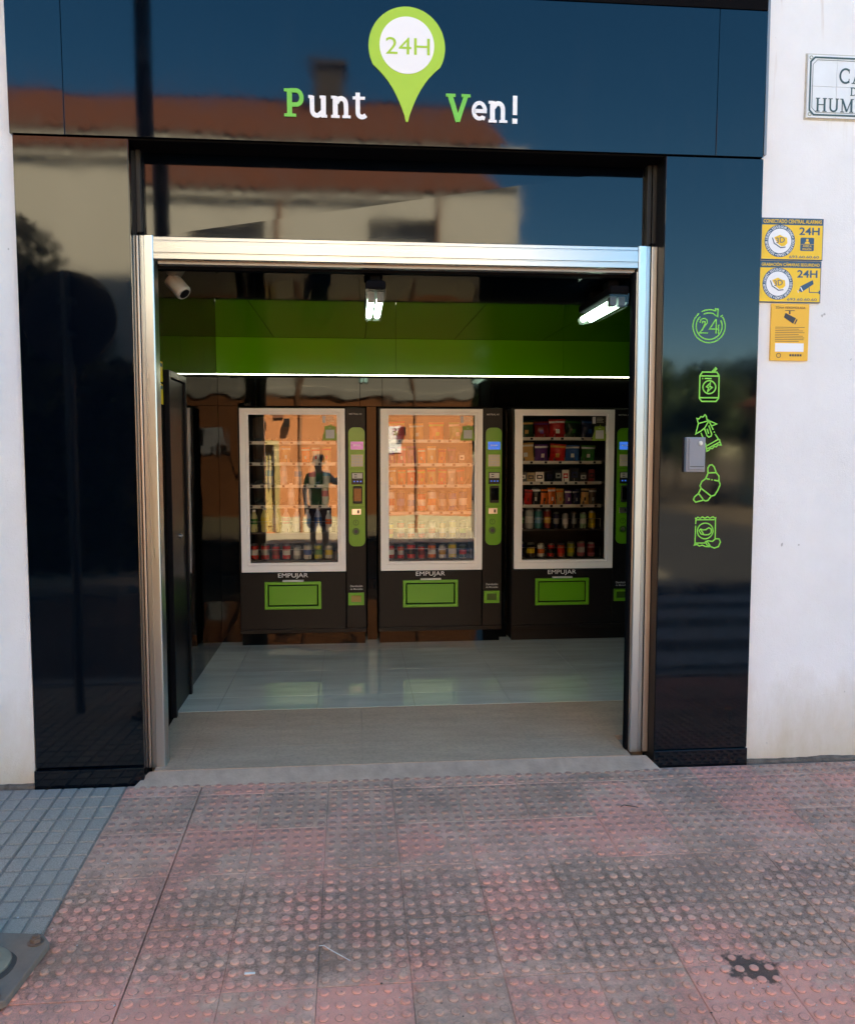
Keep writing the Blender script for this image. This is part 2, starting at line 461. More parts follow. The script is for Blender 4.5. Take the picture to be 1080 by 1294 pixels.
# ---- ground and road
g = MB(); g.add([(-300, -300, -.36), (300, -300, -.36), (300, 300, -.36), (-300, 300, -.36)], [(0, 1, 2, 3)])
struct(g.build("ground", M_soil))
ROADZ = -.215
rd = MB(); rd.box(-60, 60, -6.15, -2.42, -.5, ROADZ)
struct(rd.build("road", M_asph))
rd2 = MB(); rd2.box(4.6, 9.3, -70, -6.15, -.5, ROADZ - .004)
struct(rd2.build("side_road", M_asph))
zb = MB()
for k in range(4):
    y1 = -2.62 - k * .95
    zb.box(1.5, 5.4, y1 - .5, y1, ROADZ - .05, ROADZ + .004)
    o = zb.build("zebra_stripe", M_road_white); zb = MB(); struct(o)
# ---- near pavement: slab, kerb, tiles
pv = MB()
pv.add([(-60, 0.0, gz(0) - .012), (60, 0.0, gz(0) - .012), (60, -2.25, gz(-2.25) - .012), (-60, -2.25, gz(-2.25) - .012),
        (-60, 0.0, -.5), (60, 0.0, -.5), (60, -2.25, -.5), (-60, -2.25, -.5)],
       [(0, 3, 2, 1), (3, 7, 6, 2), (0, 1, 5, 4), (0, 4, 7, 3), (1, 2, 6, 5)])
pave = struct(pv.build("pavement", M_grout))
kb = MB()
for i in range(40):
    x = -12 + i * .6
    kb = MB(); kb.box(.003, .597, -2.41, -2.255, -.4, gz(-2.25) + .004)
    if i == 0: kme = kb.mesh("kerb_stone", M_conc)
    link("kerb_stone", kme, pave, (x, 0, 0))
TX, TY = .3085, .3375
def tactile_tile(nx, ny, sx, sy, seed, chip=True):
    rr = random.Random(seed); mb = MB()
    e = .0007; b = .0016
    x0, x1, y0, y1 = -sx / 2 + e, sx / 2 - e, -sy / 2 + e, sy / 2 - e
    # slab with eased edges
    vs = [(x0, y0, -.02), (x1, y0, -.02), (x1, y1, -.02), (x0, y1, -.02), (x0, y0, -b), (x1, y0, -b), (x1, y1, -b), (x0, y1, -b),
          (x0 + b, y0 + b, 0), (x1 - b, y0 + b, 0), (x1 - b, y1 - b, 0), (x0 + b, y1 - b, 0)]
    fs = [(8, 9, 10, 11)]
    for i in range(4):
        j = (i + 1) % 4; fs += [(i, j, 4 + j, 4 + i), (4 + i, 4 + j, 8 + j, 8 + i)]
    mb.add(vs, fs)
    px, py = sx / nx, sy / ny
    for i in range(nx):
        for j in range(ny):
            cx = -sx / 2 + (i + .5) * px + rr.uniform(-.001, .001); cy = -sy / 2 + (j + .5) * py + rr.uniform(-.001, .001)
            worn = rr.random()
            h = .0058 * (.75 + .5 * rr.random()); r0 = .0182 * rr.uniform(.90, 1.05)
            if chip and worn < .06: h *= .55
            n = 10; vv = []
            for rad, zz in ((r0, -.0004), (r0 * .87, h * .70), (r0 * .64, h)):
                for k in range(n):
                    q = rad * (1 + rr.uniform(-.05, .05)); a = 2 * pi * k / n
                    vv.append((cx + q * cos(a), cy + q * sin(a), zz))
            ff = [(l * n + k, l * n + (k + 1) % n, (l + 1) * n + (k + 1) % n, (l + 1) * n + k) for l in (0, 1) for k in range(n)]
            mb.add(vv, ff, 0, True); mb.add(vv, [tuple(range(2 * n, 3 * n))], 0, True)
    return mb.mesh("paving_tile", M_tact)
T6 = [tactile_tile(6, 6, TX, TY, 10 + i) for i in range(5)]
slope = math.atan(SL)
def lay(me, cx, cy, dz=0, jit=1.0, name="paving_tile", flip=False):
    o = link(name, me, pave, (cx, cy, gz(cy) + dz + random.uniform(-.0012, .0012) * jit))
    o.rotation_euler = (slope + random.uniform(-.002, .002) * jit, random.uniform(-.002, .002) * jit, random.uniform(-.003, .003) * jit)
    if flip: o.rotation_euler = (-slope, 0, pi)
    return o
XS = [-.745 + TX * k for k in range(0, 13)]
ys = [-.165 - TY * k for k in range(0, 6)]
for r_ in range(len(ys)):
    for k in range(len(XS)):
        lay(random.choice(T6), XS[k] + TX / 2, ys[r_] - TY / 2, flip=random.random() < .5)
# cut tiles: narrow left column and the row against the shop
Tl = [tactile_tile(7, 6, .362, TY, 30 + i) for i in range(2)]
for r_ in range(len(ys)): lay(Tl[r_ % 2], -1.11 + .181, ys[r_] - TY / 2)
Tt = [tactile_tile(6, 2, TX, .118, 40 + i) for i in range(3)]
for k in range(len(XS)): lay(Tt[k % 3], XS[k] + TX / 2, -.105)
Ttl = tactile_tile(7, 2, .362, .118, 45); lay(Ttl, -1.11 + .181, -.105)
# blue grey tiles, twelve pads each
def pad_tile(seed):
    rr = random.Random(seed); mb = MB(); S = .302; D = .306
    mb.box(-S / 2 + .001, S / 2 - .001, -D / 2 + .001, D / 2 - .001, -.02, 0)
    px, py = S / 4, D / 3
    for i in range(4):
        for j in range(3):
            cx, cy = -S / 2 + (i + .5) * px, -D / 2 + (j + .5) * py
            a, b2, h = px / 2 - .0045, py / 2 - .0045, .0055 + rr.uniform(-.0006, .0006); c = .003
            vs = [(cx + sx * a, cy + sy * b2, -.0005) for sx, sy in ((-1, -1), (1, -1), (1, 1), (-1, 1))] + \
                 [(cx + sx * (a - c), cy + sy * (b2 - c), h) for sx, sy in ((-1, -1), (1, -1), (1, 1), (-1, 1))]
            mb.add(vs, [(4, 5, 6, 7)] + [(q, (q + 1) % 4, 4 + (q + 1) % 4, 4 + q) for q in range(4)])
    return mb.mesh("paving_tile", M_blue)
PT = [pad_tile(60 + i) for i in range(3)]
for i in range(9):
    for j in range(7):
        lay(random.choice(PT), -1.112 - .151 - i * .302, -.045 - .153 - j * .306, -.004)
# grit and litter lying on the tiles
gr = MB(); rr = random.Random(5)
for i in range(520):
    x = rr.uniform(-1.5, 2.8); y = -rr.random() ** .8 * 1.85 - .03; r = rr.choice((.0015, .002, .0025, .003, .0045)) * rr.uniform(.6, 1.2)
    z = gz(y) + r * .4 + .001
    vs = [(x + r * rr.uniform(.6, 1.3) * a, y + r * rr.uniform(.6, 1.3) * b, z + r * .6 * c) for a, b, c in ((1, 0, 0), (-1, 0, 0), (0, 1, 0), (0, -1, 0), (0, 0, 1), (0, 0, -1))]
    gr.add(vs, [(0, 2, 4), (2, 1, 4), (1, 3, 4), (3, 0, 4)], rr.choice((0, 0, 1, 1, 2)))
o = stuff(gr.build("grit", [pm("pale grit", (.5, .48, .45), .8), pm("dark grit", (.05, .045, .04), .9), pm("brown grit", (.18, .13, .09), .9)]))
o['label'] = "scattered specks of grit and crumbs on the paving"; o['category'] = "grit"
def ground_pt(x, y, h=.006): return (x, y, gz(y) + h)
s = MB(); s.tube([ground_pt(-.13 + .018 * i, -1.325 - .018 * max(0, i - 1) * .9 + (.004 if i < 2 else 0), .009) for i in range(7)], .0016, 5)
tag(s.build("string", pm("pale string", (.6, .58, .55), .8)), "short pale bent string lying on the red studded tiles", "string")
s = MB(); s.tube([ground_pt(1.235 + .02 * i, -.43 - .012 * abs(i - 1) + .003 * i, .008) for i in range(5)], .002, 5)
tag(s.build("twig", pm("dry twig", (.05, .035, .025), .9)), "thin dark twig lying on the tiles before the right pillar", "twig")
s = MB(); s.box(-.37, -.335, -1.445, -1.437, gz(-1.44) + .006, gz(-1.44) + .010)
o = s.build("paper_scrap", pm("paper scrap", (.7, .69, .66), .8), bevel=.001); tag(o, "tiny white paper scrap between studs left of the string", "scrap")

# ---- the white building that the shop is set in
bl = thing("white_building", "white stuccoed building whose ground floor holds the black shop front", "building")
def wallbox(x0, x1, y0, y1, z0, z1, name="wall"):
    mb = MB(); mb.box(x0, x1, y0, y1, z0, z1); return mb.build(name, M_stucco, bl)
H = 7.6
def rough_wall(x0, x1, z0, z1, y=0.0):
    """front skin with slightly uneven plaster, a closed slab 0.25 thick"""
    mb = MB(); nx = max(2, int((x1 - x0) / .12)); nz = max(2, int((z1 - z0) / .12))
    vs = []
    for j in range(nz + 1):
        for i in range(nx + 1):
            x = x0 + (x1 - x0) * i / nx; z = z0 + (z1 - z0) * j / nz
            d = .004 * noise.noise(Vector((x * 1.3, z * 1.3, 0))) + .0015 * noise.noise(Vector((x * 6, z * 6, 3)))
            vs.append((x, y + d, z))
    fs = [(j * (nx + 1) + i, j * (nx + 1) + i + 1, (j + 1) * (nx + 1) + i + 1, (j + 1) * (nx + 1) + i) for j in range(nz) for i in range(nx)]
    mb.add(vs, fs, 0, True)
    mb.add([(x0, y + .01, z0), (x1, y + .01, z0), (x1, y + .01, z1), (x0, y + .01, z1), (x0, y + .25, z0), (x1, y + .25, z0), (x1, y + .25, z1), (x0, y + .25, z1)],
           [(4, 7, 6, 5), (0, 4, 5, 1), (3, 2, 6, 7), (0, 3, 7, 4), (1, 5, 6, 2)])
    return mb.build("wall", M_stucco, bl)
rough_wall(-4.2, -1.56, -.3, 3.95); rough_wall(2.05, 5.0, -.3, 3.95)
for a_, b_ in ((-4.2, -1.562), (2.053, 5.0)):
    mb = MB(); n_ = int((b_ - a_) / .03); rr = random.Random(3); pr3 = []
    for i in range(n_ + 1):
        x = a_ + (b_ - a_) * i / n_; q = noise.noise(Vector((x * 9, 0, 0))) * .008; h_ = .006 + .012 * max(0, noise.noise(Vector((x * 5, 2, 0)))) + rr.uniform(0, .003)
        pr3.append([(x, -.022 + q, gz(0) - .01), (x, -.016 + q, gz(0) + h_ * .6), (x, .003, gz(0) + h_ + .004)])
    vs = [p for r3 in pr3 for p in r3]
    mb.add(vs, [(i * 3 + k, (i + 1) * 3 + k, (i + 1) * 3 + k + 1, i * 3 + k + 1) for i in range(n_) for k in (0, 1)])
    mb.build("mortar_joint", pm("dirty mortar", (.20, .155, .12), .95, var=(.07, .055, .045), vscale=22, bump=(80, .6, .008)), bl)
wallbox(-9, -4.2, 0.0, .25, -.3, 3.95); wallbox(5.0, 11, 0.0, .25, -.3, 3.95)
wallbox(-9, 11, 0.0, .25, 3.95, H)
wallbox(-9, -8.75, .25, 9, -.3, H); wallbox(10.75, 11, .25, 9, -.3, H); wallbox(-8.75, 10.75, 8.75, 9, -.3, H)
wallbox(-12, 1.12, 0.002, 9, H + .19, 13.6)
wallbox(-12, -9.001, 0.0, 9, -.3, H + .18)
rf = MB(); rf.box(-9.0, 11.1, -.12, 9.1, H, H + .18); rf.build("roof", pm("flat roof", (.3, .25, .2), .9), bl)
fl = MB(); fl.box(-8.75, 10.75, .25, 8.75, -.4, -.1); fl.build("foundation", M_conc, bl)

# ================================================================== SHOP FRONT
sf = thing("storefront", "glossy black panelled shop front with wide aluminium framed opening", "shop front")
def panel(x0, x1, z0, z1, y, name, tilt=0., mat=None, th=.03, twist=0., bev=.0015):
    """upright gloss panel; tilt leans its top back (radians)"""
    mb = MB(); h = z1 - z0; e = h * math.tan(tilt); tw = twist * (x1 - x0); y = y - min(0, e)
    f = [(x0, y, z0), (x1, y + tw, z0), (x1, y + e - tw, z1), (x0, y + e, z1)]
    vs = f + [(a, y + th + max(0, e) + abs(tw), c) for a, b, c in f]
    mb.add(vs, [(0, 1, 2, 3), (4, 7, 6, 5), (0, 4, 5, 1), (3, 2, 6, 7), (0, 3, 7, 4), (1, 5, 6, 2)])
    return mb.build(name, mat or M_black, sf, bevel=bev)
G = .0015
FT = R(-1.0)
panel(-1.56, -1.314 - G, 3.052, 3.742, -.0515, "fascia_panel", FT * 1.15)
panel(-1.314 + G, 1.792 - G, 3.052, 3.742, -.052, "fascia_panel", FT)
panel(1.792 + G, 2.036, 3.052, 3.742, -.0515, "fascia_panel", FT * .98)
mb = MB(); mb.box(-1.56, 2.036, -.052, .02, 3.747, 3.95); mb.build("top_trim", M_dark, sf, bevel=.002)
mb = MB(); mb.box(2.0375, 2.05, -.046, .02, 3.062, 3.95); mb.build("edge_trim", M_fascside, sf)
mb = MB(); mb.box(-1.548, 2.03, -.02, .06, 3.056, 3.74); mb.build("fascia_backing", M_dark, sf)
# pillars
pl = panel(-1.553, -1.037, .045, 3.049, -.024, "pillar_panel", R(-.35), th=.03)
pr_ = panel(1.549, 2.047, .045, 3.049, -.024, "pillar_panel", 0.0, th=.03)
for (a, b2) in ((-1.555, -1.035), (1.547, 2.049)):
    mb = MB(); mb.box(a, b2, -.03, .02, -.12, .041); mb.build("plinth", M_black, sf, bevel=.002)
for (a, b2) in ((-1.553, -1.037), (1.549, 2.047)):
    mb = MB(); mb.box(a + .004, b2 - .004, .008, .24, -.1, 3.04); mb.build("pillar_core", M_dark, sf)
mb = MB(); mb.box(-1.037, -1.034, -.022, .2, -.02, 3.049); mb.build("reveal_panel", M_black, sf)
mb = MB(); mb.box(1.546, 1.549, -.022, .2, -.03, 3.049); mb.build("reveal_panel", M_doorblk, sf)
mb = MB(); mb.box(-1.034, 1.546, -.02, .2, 3.045, 3.0515); mb.build("soffit_panel", M_dark, sf)
# transom, rail and jambs
panel(-1.034, 1.500, 2.632, 3.044, .135, "transom_panel", R(.85), th=.03, twist=.0010)
mb = MB(); mb.box(1.500, 1.522, .10, .16, 2.632, 3.044); mb.box(1.525, 1.546, .09, .16, 2.632, 3.044); mb.build("side_trim", M_matblack, sf, bevel=.002)
mb = MB(); mb.box(-1.034, -1.012, .10, .134, 2.632, 3.044); mb.build("side_trim", M_matblack, sf, bevel=.002)
rail = MB()
prof = [(.075, 2.520), (.066, 2.524), (.066, 2.546), (.070, 2.548), (.070, 2.552), (.064, 2.554), (.064, 2.604), (.069, 2.606), (.069, 2.610), (.066, 2.612), (.066, 2.626), (.072, 2.630), (.15, 2.630), (.15, 2.520)]
n = len(prof); vs = [(x, y, z) for x in (-.952, 1.446) for y, z in prof]
rail.add(vs, [(i, i + n, (i + 1) % n + n, (i + 1) % n) for i in range(n)] + [tuple(range(n)), tuple(range(2 * n - 1, n - 1, -1))])
rail.build("header_rail", M_alur, sf)
mb = MB(); mb.box(-.94, 1.44, .10, .15, 2.506, 2.5195); mb.build("rail_seal", M_fascside, sf)
def jamb(xa, xb, flip, name="jamb"):
    p = [(0, .15), (0, .070), (.004, .065), (.020, .064), (.0215, .067), (.0235, .067), (.025, .063), (.056, .062), (.060, .065), (.062, .072), (.062, .15)]
    k = (xb - xa) / .062; pts = [((xb - a * k) if flip else (xa + a * k), y) for a, y in p]
    mb = MB(); m = len(pts); vs = [(x, y, z) for z in (.005, 2.632) for x, y in pts]
    mb.add(vs, [(i, (i + 1) % m, (i + 1) % m + m, i + m) for i in range(m)] + [tuple(range(m))[::-1], tuple(range(m, 2 * m))])
    return mb.build(name, M_alu, sf)
jamb(-1.019, -.951, False); jamb(1.447, 1.512, True)
for a, b2 in ((-1.0335, -1.0215), (1.516, 1.5455)):
    mb = MB(); mb.box(a, b2, .064, .15, .004, 2.632); mb.build("jamb_strip", M_bronze, sf, bevel=.003)
mb = MB(); mb.box(1.430, 1.4435, .085, .13, .01, 2.506); mb.build("inner_guide", M_dark, sf, bevel=.002)
mb = MB(); mb.box(1.4445, 1.4465, .078, .1, .02, 2.506); mb.build("guide_edge", M_silver, sf)
for x in (-1.008, 1.512):
    mb = MB(); mb.tube([(x - .012, .06, 2.636), (x - .004, .05, 2.640), (x + .004, .052, 2.637), (x + .013, .06, 2.641)], .006, 6); mb.build("seal_blob", M_dark, sf)

# ---- threshold ramp
rp = thing("threshold_ramp", "dusty brown tiled ramp rising from the pavement into the shop", "ramp")
mb = MB()
x0, x1 = -1.06, 1.56
mb.add([(x0 - .02, -.075, gz(-.07) + .003), (x1 + .01, -.075, gz(-.07) + .003), (x1 - .04, .02, .002), (x0 + .04, .02, .002), (x0 - .02, -.075, -.3), (x1 + .01, -.075, -.3), (x1 - .04, .02, -.3), (x0 + .04, .02, -.3)],
       [(0, 1, 2, 3), (0, 4, 5, 1), (1, 5, 6, 2), (3, 2, 6, 7), (0, 3, 7, 4)])
mb.build("concrete_lip", pm("dusty mortar lip", (.46, .33, .245), .85, var=(.31, .22, .165), vscale=11, bump=(70, .4, .006)), rp)
mb = MB(); mb.box(-1.0, 1.44, .02, .876, -.3, -.012); mb.box(-1.06, 2.5, .16, .876, -.3, -.013); mb.build("screed", M_grout, rp)
def rz_(y): return .004 + (y - .02) * .027 / .856
rows = [(.022, .30), (.30, .588), (.588, .874)]
xr = [-1.06, -.86, -.41, .04, .49, .94, 1.39, 1.84, 2.29, 2.5]
for ya, yb in rows:
    for i in range(len(xr) - 1):
        a, b2 = xr[i], xr[i + 1]
        if ya < .2: a, b2 = max(a, -1.0), min(b2, 1.44)
        if b2 - a < .03: continue
        mb = MB(); e = .0005
        mb.add([(a + e, ya + e, rz_(ya)), (b2 - e, ya + e, rz_(ya)), (b2 - e, yb - e, rz_(yb)), (a + e, yb - e, rz_(yb)),
                (a + e, ya + e, -.014), (b2 - e, ya + e, -.014), (b2 - e, yb - e, -.014), (a + e, yb - e, -.014)],
               [(0, 1, 2, 3), (0, 4, 5, 1), (1, 5, 6, 2), (2, 6, 7, 3), (3, 7, 4, 0)])
        mb.build("floor_tile", M_ramp, rp)
# ================================================================== SHOP INTERIOR
FZ = .032
ifl = MB(); ifl.box(-1.1, 2.6, .876, 3.6, -.09, FZ - .006); inf = struct(ifl.build("interior_floor", M_grout))
xi = [-1.08, -.83, -.23, .37, .97, 1.57, 2.17, 2.5]; yi = [.878, 1.15, 1.75, 2.35, 2.95]
for j in range(len(yi) - 1):
    for i in range(len(xi) - 1):
        mb = MB(); e = .001; mb.box(xi[i] + e, xi[i + 1] - e, yi[j] + e, yi[j + 1] - e, FZ - .02, FZ)
        o = mb.build("floor_tile", M_floor, inf)
CZ = 2.495
ce = MB(); ce.box(-1.3, 2.7, .2, 3.6, CZ + .02, CZ + .1); cei = struct(ce.build("ceiling", M_dark))
xc = [-1.09, -.62, .1, .82, 1.54, 2.52]
for i in range(len(xc) - 1):
    mb = MB(); mb.box(xc[i] + .0015, xc[i + 1] - .0015, .21, 2.70, CZ, CZ + .018)
    mb.build("ceiling_panel", M_ceil, cei)
mb = MB(); mb.box(-1.06, 1.5, .152, .2, 2.492, 2.63); struct(mb.build("lintel", M_dark))
mb = MB(); mb.box(-1.3, -1.09, .2, 3.6, -.05, 2.6); wl = struct(mb.build("wall_left", M_dark))
for a, b2 in ((.14, .77), (.77, 1.29), (1.29, 2.10), (2.10, 2.705)):
    mb = MB(); mb.box(-1.10, -1.075, a + .001, b2 - .001, .0, CZ); mb.build("wall_panel", M_blackin, wl, bevel=.001)
mb = MB(); mb.box(2.505, 2.7, .2, 3.6, -.05, 2.6); wr = struct(mb.build("wall_right", M_dark))
mb = MB(); mb.box(2.49, 2.51, .2, 2.70, .0, CZ); mb.build("wall_panel", M_blackin, wr)
mb = MB(); mb.box(1.56, 2.5, .2, .26, -.05, CZ); mb.build("front_return", M_dark, wr)
mb = MB(); mb.box(-1.3, 2.7, 3.5, 3.6, -.05, 2.6); wb = struct(mb.build("wall_back", M_dark))
BY = 2.70
for a, b2 in ((-1.075, -.915), (.110, .190), (1.208, 1.276), (2.298, 2.49)):
    mb = MB(); mb.box(a + .001, b2 - .001, BY, BY + .02, .0, 1.955); mb.build("wall_panel", M_blackin, wb, bevel=.001)
for a, b2 in ((-1.075, -.775), (-.775, .06), (.06, .24), (.24, 1.14), (1.14, 1.34), (1.34, 2.22), (2.22, 2.49)):
    mb = MB(); mb.box(a + .001, b2 - .001, BY - .001, BY + .02, 1.957, 2.185); mb.build("wall_panel", M_blackin, wb, bevel=.001)
for a, b2 in ((-1.0745, .35), (.35, 1.72), (1.72, 2.489)):
    mb = MB(); mb.box(a + .0007, b2 - .0007, BY - .06, BY + .02, 2.212, CZ - .001); mb.box(a + .0007, b2 - .0007, BY - .06, BY - .052, 2.205, 2.2119); mb.build("green_panel", M_green, wb, bevel=.001)
mb = MB(); mb.box(-1.0745, 2.489, BY - .014, BY - .002, 2.2035, 2.2115)
tag(mb.build("led_strip", M_led), "thin lit white strip light running under the green wall band", "strip light")
# sliver of stickers and black door on the left wall
dr = thing("interior_door", "black door in a raised frame on the left interior wall", "door", (-1.075, 0, 0))
mb = MB(); mb.box(0, .032, .78, .82, .02, 2.06); mb.box(0, .032, 1.24, 1.28, .03, 2.06); mb.box(0, .032, .821, 1.239, 2.02, 2.06); mb.build("door_frame", M_doorblk, dr, bevel=.004)
mb = MB(); mb.box(.002, .018, .824, 1.236, .035, 2.015); leaf = mb.build("door_leaf", M_doorblk, dr, bevel=.002)
mb = MB(); mb.cyl((.018, 1.03, 1.08), (.034, 1.03, 1.08), .014, n=14); mb.cyl((.034, 1.03, 1.08), (.04, 1.03, 1.08), .008, n=10); mb.build("lock", M_silver, leaf)
for k, (z, lb) in enumerate(((1.985, "upper yellow sticker on the left interior wall beside the jamb"), (1.86, "lower yellow sticker on the left interior wall beside the jamb"))):
    t = thing("wall_sticker", lb, "sticker", (-1.0748, .58, z))
    mb = MB(); mb.box(0, .001, 0, .18, 0, .115); mb.build("sheet", M_yel, t)
    mb = MB(); mb.box(.001, .0015, .01, .17, .085, .105); mb.build("heading", M_navy, t)

# ---- ceiling lights
def ceiling_light(x, y, label):
    t = thing("ceiling_light", label, "light", (x, y, CZ), 0, "twin tube lights under the shop ceiling")
    mb = MB(); mb.box(-.05, .05, -.31, .31, -.095, -.05); mb.box(-.03, .03, -.2, -.1, -.046, -.001); mb.box(-.03, .03, .1, .2, -.046, -.001); mb.build("housing", M_dark, t, bevel=.012)
    for s_ in (-.023, .023):
        mb = MB(); mb.cyl((s_, -.22, -.128), (s_, .30, -.128), .0175, n=14); mb.build("tube", M_tube, t)
        mb = MB(); mb.box(s_ - .017, s_ + .017, -.27, -.222, -.148, -.10); mb.build("lamp_holder", pm("lamp holder", (.05, .042, .04), .6), t, bevel=.004)
    mb = MB(); pr2 = [(-.052, -.092), (-.052, -.135), (-.040, -.156), (.040, -.156), (.052, -.135), (.052, -.092)]
    k = len(pr2); vs = [(a, yy, b2) for yy in (-.30, .31) for a, b2 in pr2]
    mb.add(vs, [(i, i + 1, i + 1 + k, i + k) for i in range(k - 1)] + [tuple(range(k))[::-1], tuple(range(k, 2 * k))])
    mb.build("diffuser", M_clear, t)
    return t
ceiling_light(.118, .40, "twin tube light on the ceiling near the middle of the opening")
ceiling_light(1.37, .42, "twin tube light on the ceiling beside the right jamb")

# ---- security camera
t = thing("security_camera", "white bullet security camera under the ceiling in the left corner", "camera", (-.93, .36, 2.49))
mb = MB(); mb.cyl((0, 0, 0), (0, 0, .055), .016, n=12); mb.cyl((0, 0, .05), (0, 0, .062), .035, n=16); mb.build("mount", M_camwhite, t)
bp = Vector((.035, -.01, -.045)); dv = Vector((.75, -.35, -.85)).normalized()
mb = MB(); mb.cyl(bp - dv * .055, bp + dv * .045, .042, .042, 20); mb.cyl(bp + dv * .045, bp + dv * .055, .042, .036, 20); mb.cyl((0, 0, 0), bp - dv * .03, .012, n=10); body = mb.build("body", M_camwhite, t)
mb = MB(); mb.cyl(bp + dv * .0553, bp + dv * .057, .028, n=18); mb.build("lens", M_dark, body)
mb = MB(); mb.tube([(.02, -.03, .005), (.06, -.035, .015), (.10, -.04, .022)], .006, 8); mb.build("antenna", M_camwhite, t)

# ================================================================== SIGNS
sg = thing("shop_sign", "shop name lettering split by a lime map pin on the black fascia", "sign")
def lean(o):
    """shear flat lettering so that it lies on the leaning fascia"""
    for v in o.data.vertices: v.co.y += (v.co.z - 3.052) * math.tan(FT)
    return o
YF = -.0525 - .69 * math.tan(FT)
PC = (.2655, 3.500); PR = .181
tip = 3.158
pts = arc(PC[0], PC[1], PR, PR, -28, 208, 48)
q = pts[-1]
lft = [(q[0] + (PC[0] - q[0]) * (t_ / 10), q[1] + (tip - q[1]) * (t_ / 10) + .028 * sin(pi * t_ / 10) * (1 if t_ < 10 else 0)) for t_ in range(1, 10)]
pts2 = pts + [(a - .010 * sin(pi * (i + 1) / 10) * -1, b) for i, (a, b) in enumerate(lft)] + [(PC[0] - .006, tip + .004), (PC[0], tip), (PC[0] + .006, tip + .004)] + [(2 * PC[0] - a - .010 * sin(pi * (9 - i) / 10), b) for i, (a, b) in enumerate(lft[::-1])]
mb = MB(); mb.poly(pts2, YF, .006); pin = lean(mb.build("map_pin", M_lime, sg))
mb = MB(); mb.poly(arc(PC[0], 3.506, .129, .129, 0, 354, 59), YF - .006, .003); lean(mb.build("pin_disc", M_white, pin))
mb = MB(); put_text(mb, "24H", PC[0] + .004, 3.502, YF - .0102, height=.076, width=.208, bold=.0); lean(mb.build("pin_lettering", M_lime, pin))
# slab serif glyphs: strokes in units of the cap height
W_ = .185; Wt = .115
def ln(*p): return list(p)
GL = {
 'P': (.80, [(ln((.22, 0), (.22, 1)), W_), (ln((.02, .055), (.46, .055)), .11), (ln((.02, .945), (.24, .945)), .11),
             ([(.24, .935), (.46, .935)] + arc(.46, .685, .20, .25, 88, -88, 12) + [(.46, .435), (.24, .435)], .155)]),
 'u': (.80, [(ln((.17, .76), (.17, .30)) + arc(.35, .27, .18, .20, 175, 290, 8) + [(.56, .20)], .165), (ln((.60, .78), (.60, 0)), W_), (ln((.03, .735), (.2, .735)), .10), (ln((.46, .735), (.62, .735)), .10), (ln((.6, .05), (.74, .05)), .10)]),
 'n': (.84, [(ln((.19, .78), (.19, 0)), W_), ([(.24, .55)] + arc(.42, .50, .18, .205, 120, 5, 8) + [(.605, .4), (.605, 0)], .165), (ln((.03, .735), (.2, .735)), .10), (ln((.03, .05), (.36, .05)), .10), (ln((.46, .05), (.78, .05)), .10)]),
 't': (.56, [(ln((.22, .93), (.22, .24)) + arc(.38, .22, .16, .16, 185, 300, 8) + [(.53, .13)], .165), (ln((.02, .735), (.5, .735)), .105)]),
 'V': (.90, [(ln((.13, .96), (.44, 0)), W_), (ln((.42, 0), (.74, .96)), W_ * .9), (ln((-.02, .945), (.34, .945)), .11), (ln((.56, .945), (.9, .945)), .11)]),
 'e': (.64, [(ln((.12, .41), (.55, .41)) + arc(.33, .42, .225, .285, 10, 300, 18) + [(.55, .14)], .14)]),
 '!': (.28, [(ln((.13, 1.0), (.13, .30)), .17), (ln((.13, .17), (.13, -.02)), .19)]),
 'C': (.78, [(arc(.42, .5, .35, .46, 48, 312, 18), .13), (ln((.655, .68), (.655, .95)), .05), (ln((.655, .05), (.655, .32)), .05)]),
 'A': (.86, [(ln((.12, .03), (.42, .99)), .085), (ln((.40, .99), (.72, .03)), .15), (ln((.2, .34), (.62, .34)), .07), (ln((.0, .03), (.26, .03)), .06), (ln((.56, .03), (.86, .03)), .06)]),
 'L': (.68, [(ln((.18, 0), (.18, 1)), .15), (ln((.03, .97), (.36, .97)), .06), (ln((.03, .035), (.62, .035)), .07), (ln((.61, 0), (.61, .28)), .06)]),
 'E': (.70, [(ln((.18, 0), (.18, 1)), .15), (ln((.03, .965), (.6, .965)), .07), (ln((.03, .035), (.62, .035)), .07), (ln((.2, .51), (.46, .51)), .07), (ln((.6, .75), (.6, 1)), .06), (ln((.62, 0), (.62, .27)), .06), (ln((.46, .38), (.46, .64)), .05)]),
 'D': (.86, [(ln((.18, 0), (.18, 1)), .15), ([(.04, .965), (.36, .965)] + arc(.36, .5, .38, .465, 85, -85, 14) + [(.36, .035), (.04, .035)], .10)]),
 'H': (.94, [(ln((.18, 0), (.18, 1)), .15), (ln((.72, 0), (.72, 1)), .15), (ln((.2, .51), (.7, .51)), .07)] + [(ln((a, b), (a + .33, b)), .06) for a in (.02, .56) for b in (.03, .97)]),
 'U': (.90, [([(.18, 1), (.18, .32)] + arc(.44, .32, .26, .27, 180, 360, 14) + [(.70, .32), (.70, 1)], .125), (ln((.02, .97), (.35, .97)), .06), (ln((.58, .97), (.84, .97)), .06)]),
 'M': (1.10, [(ln((.16, 0), (.16, 1)), .08), (ln((.16, .98), (.52, .05)), .14), (ln((.52, .05), (.88, .98)), .08), (ln((.88, 0), (.88, 1)), .15), (ln((.02, .03), (.32, .03)), .06), (ln((.72, .03), (1.04, .03)), .06), (ln((.0, .97), (.2, .97)), .06), (ln((.86, .97), (1.04, .97)), .06)]),
 'I': (.42, [(ln((.2, 0), (.2, 1)), .15), (ln((.03, .03), (.37, .03)), .06), (ln((.03, .97), (.37, .97)), .06)]),
 ' ': (.35, []),
}
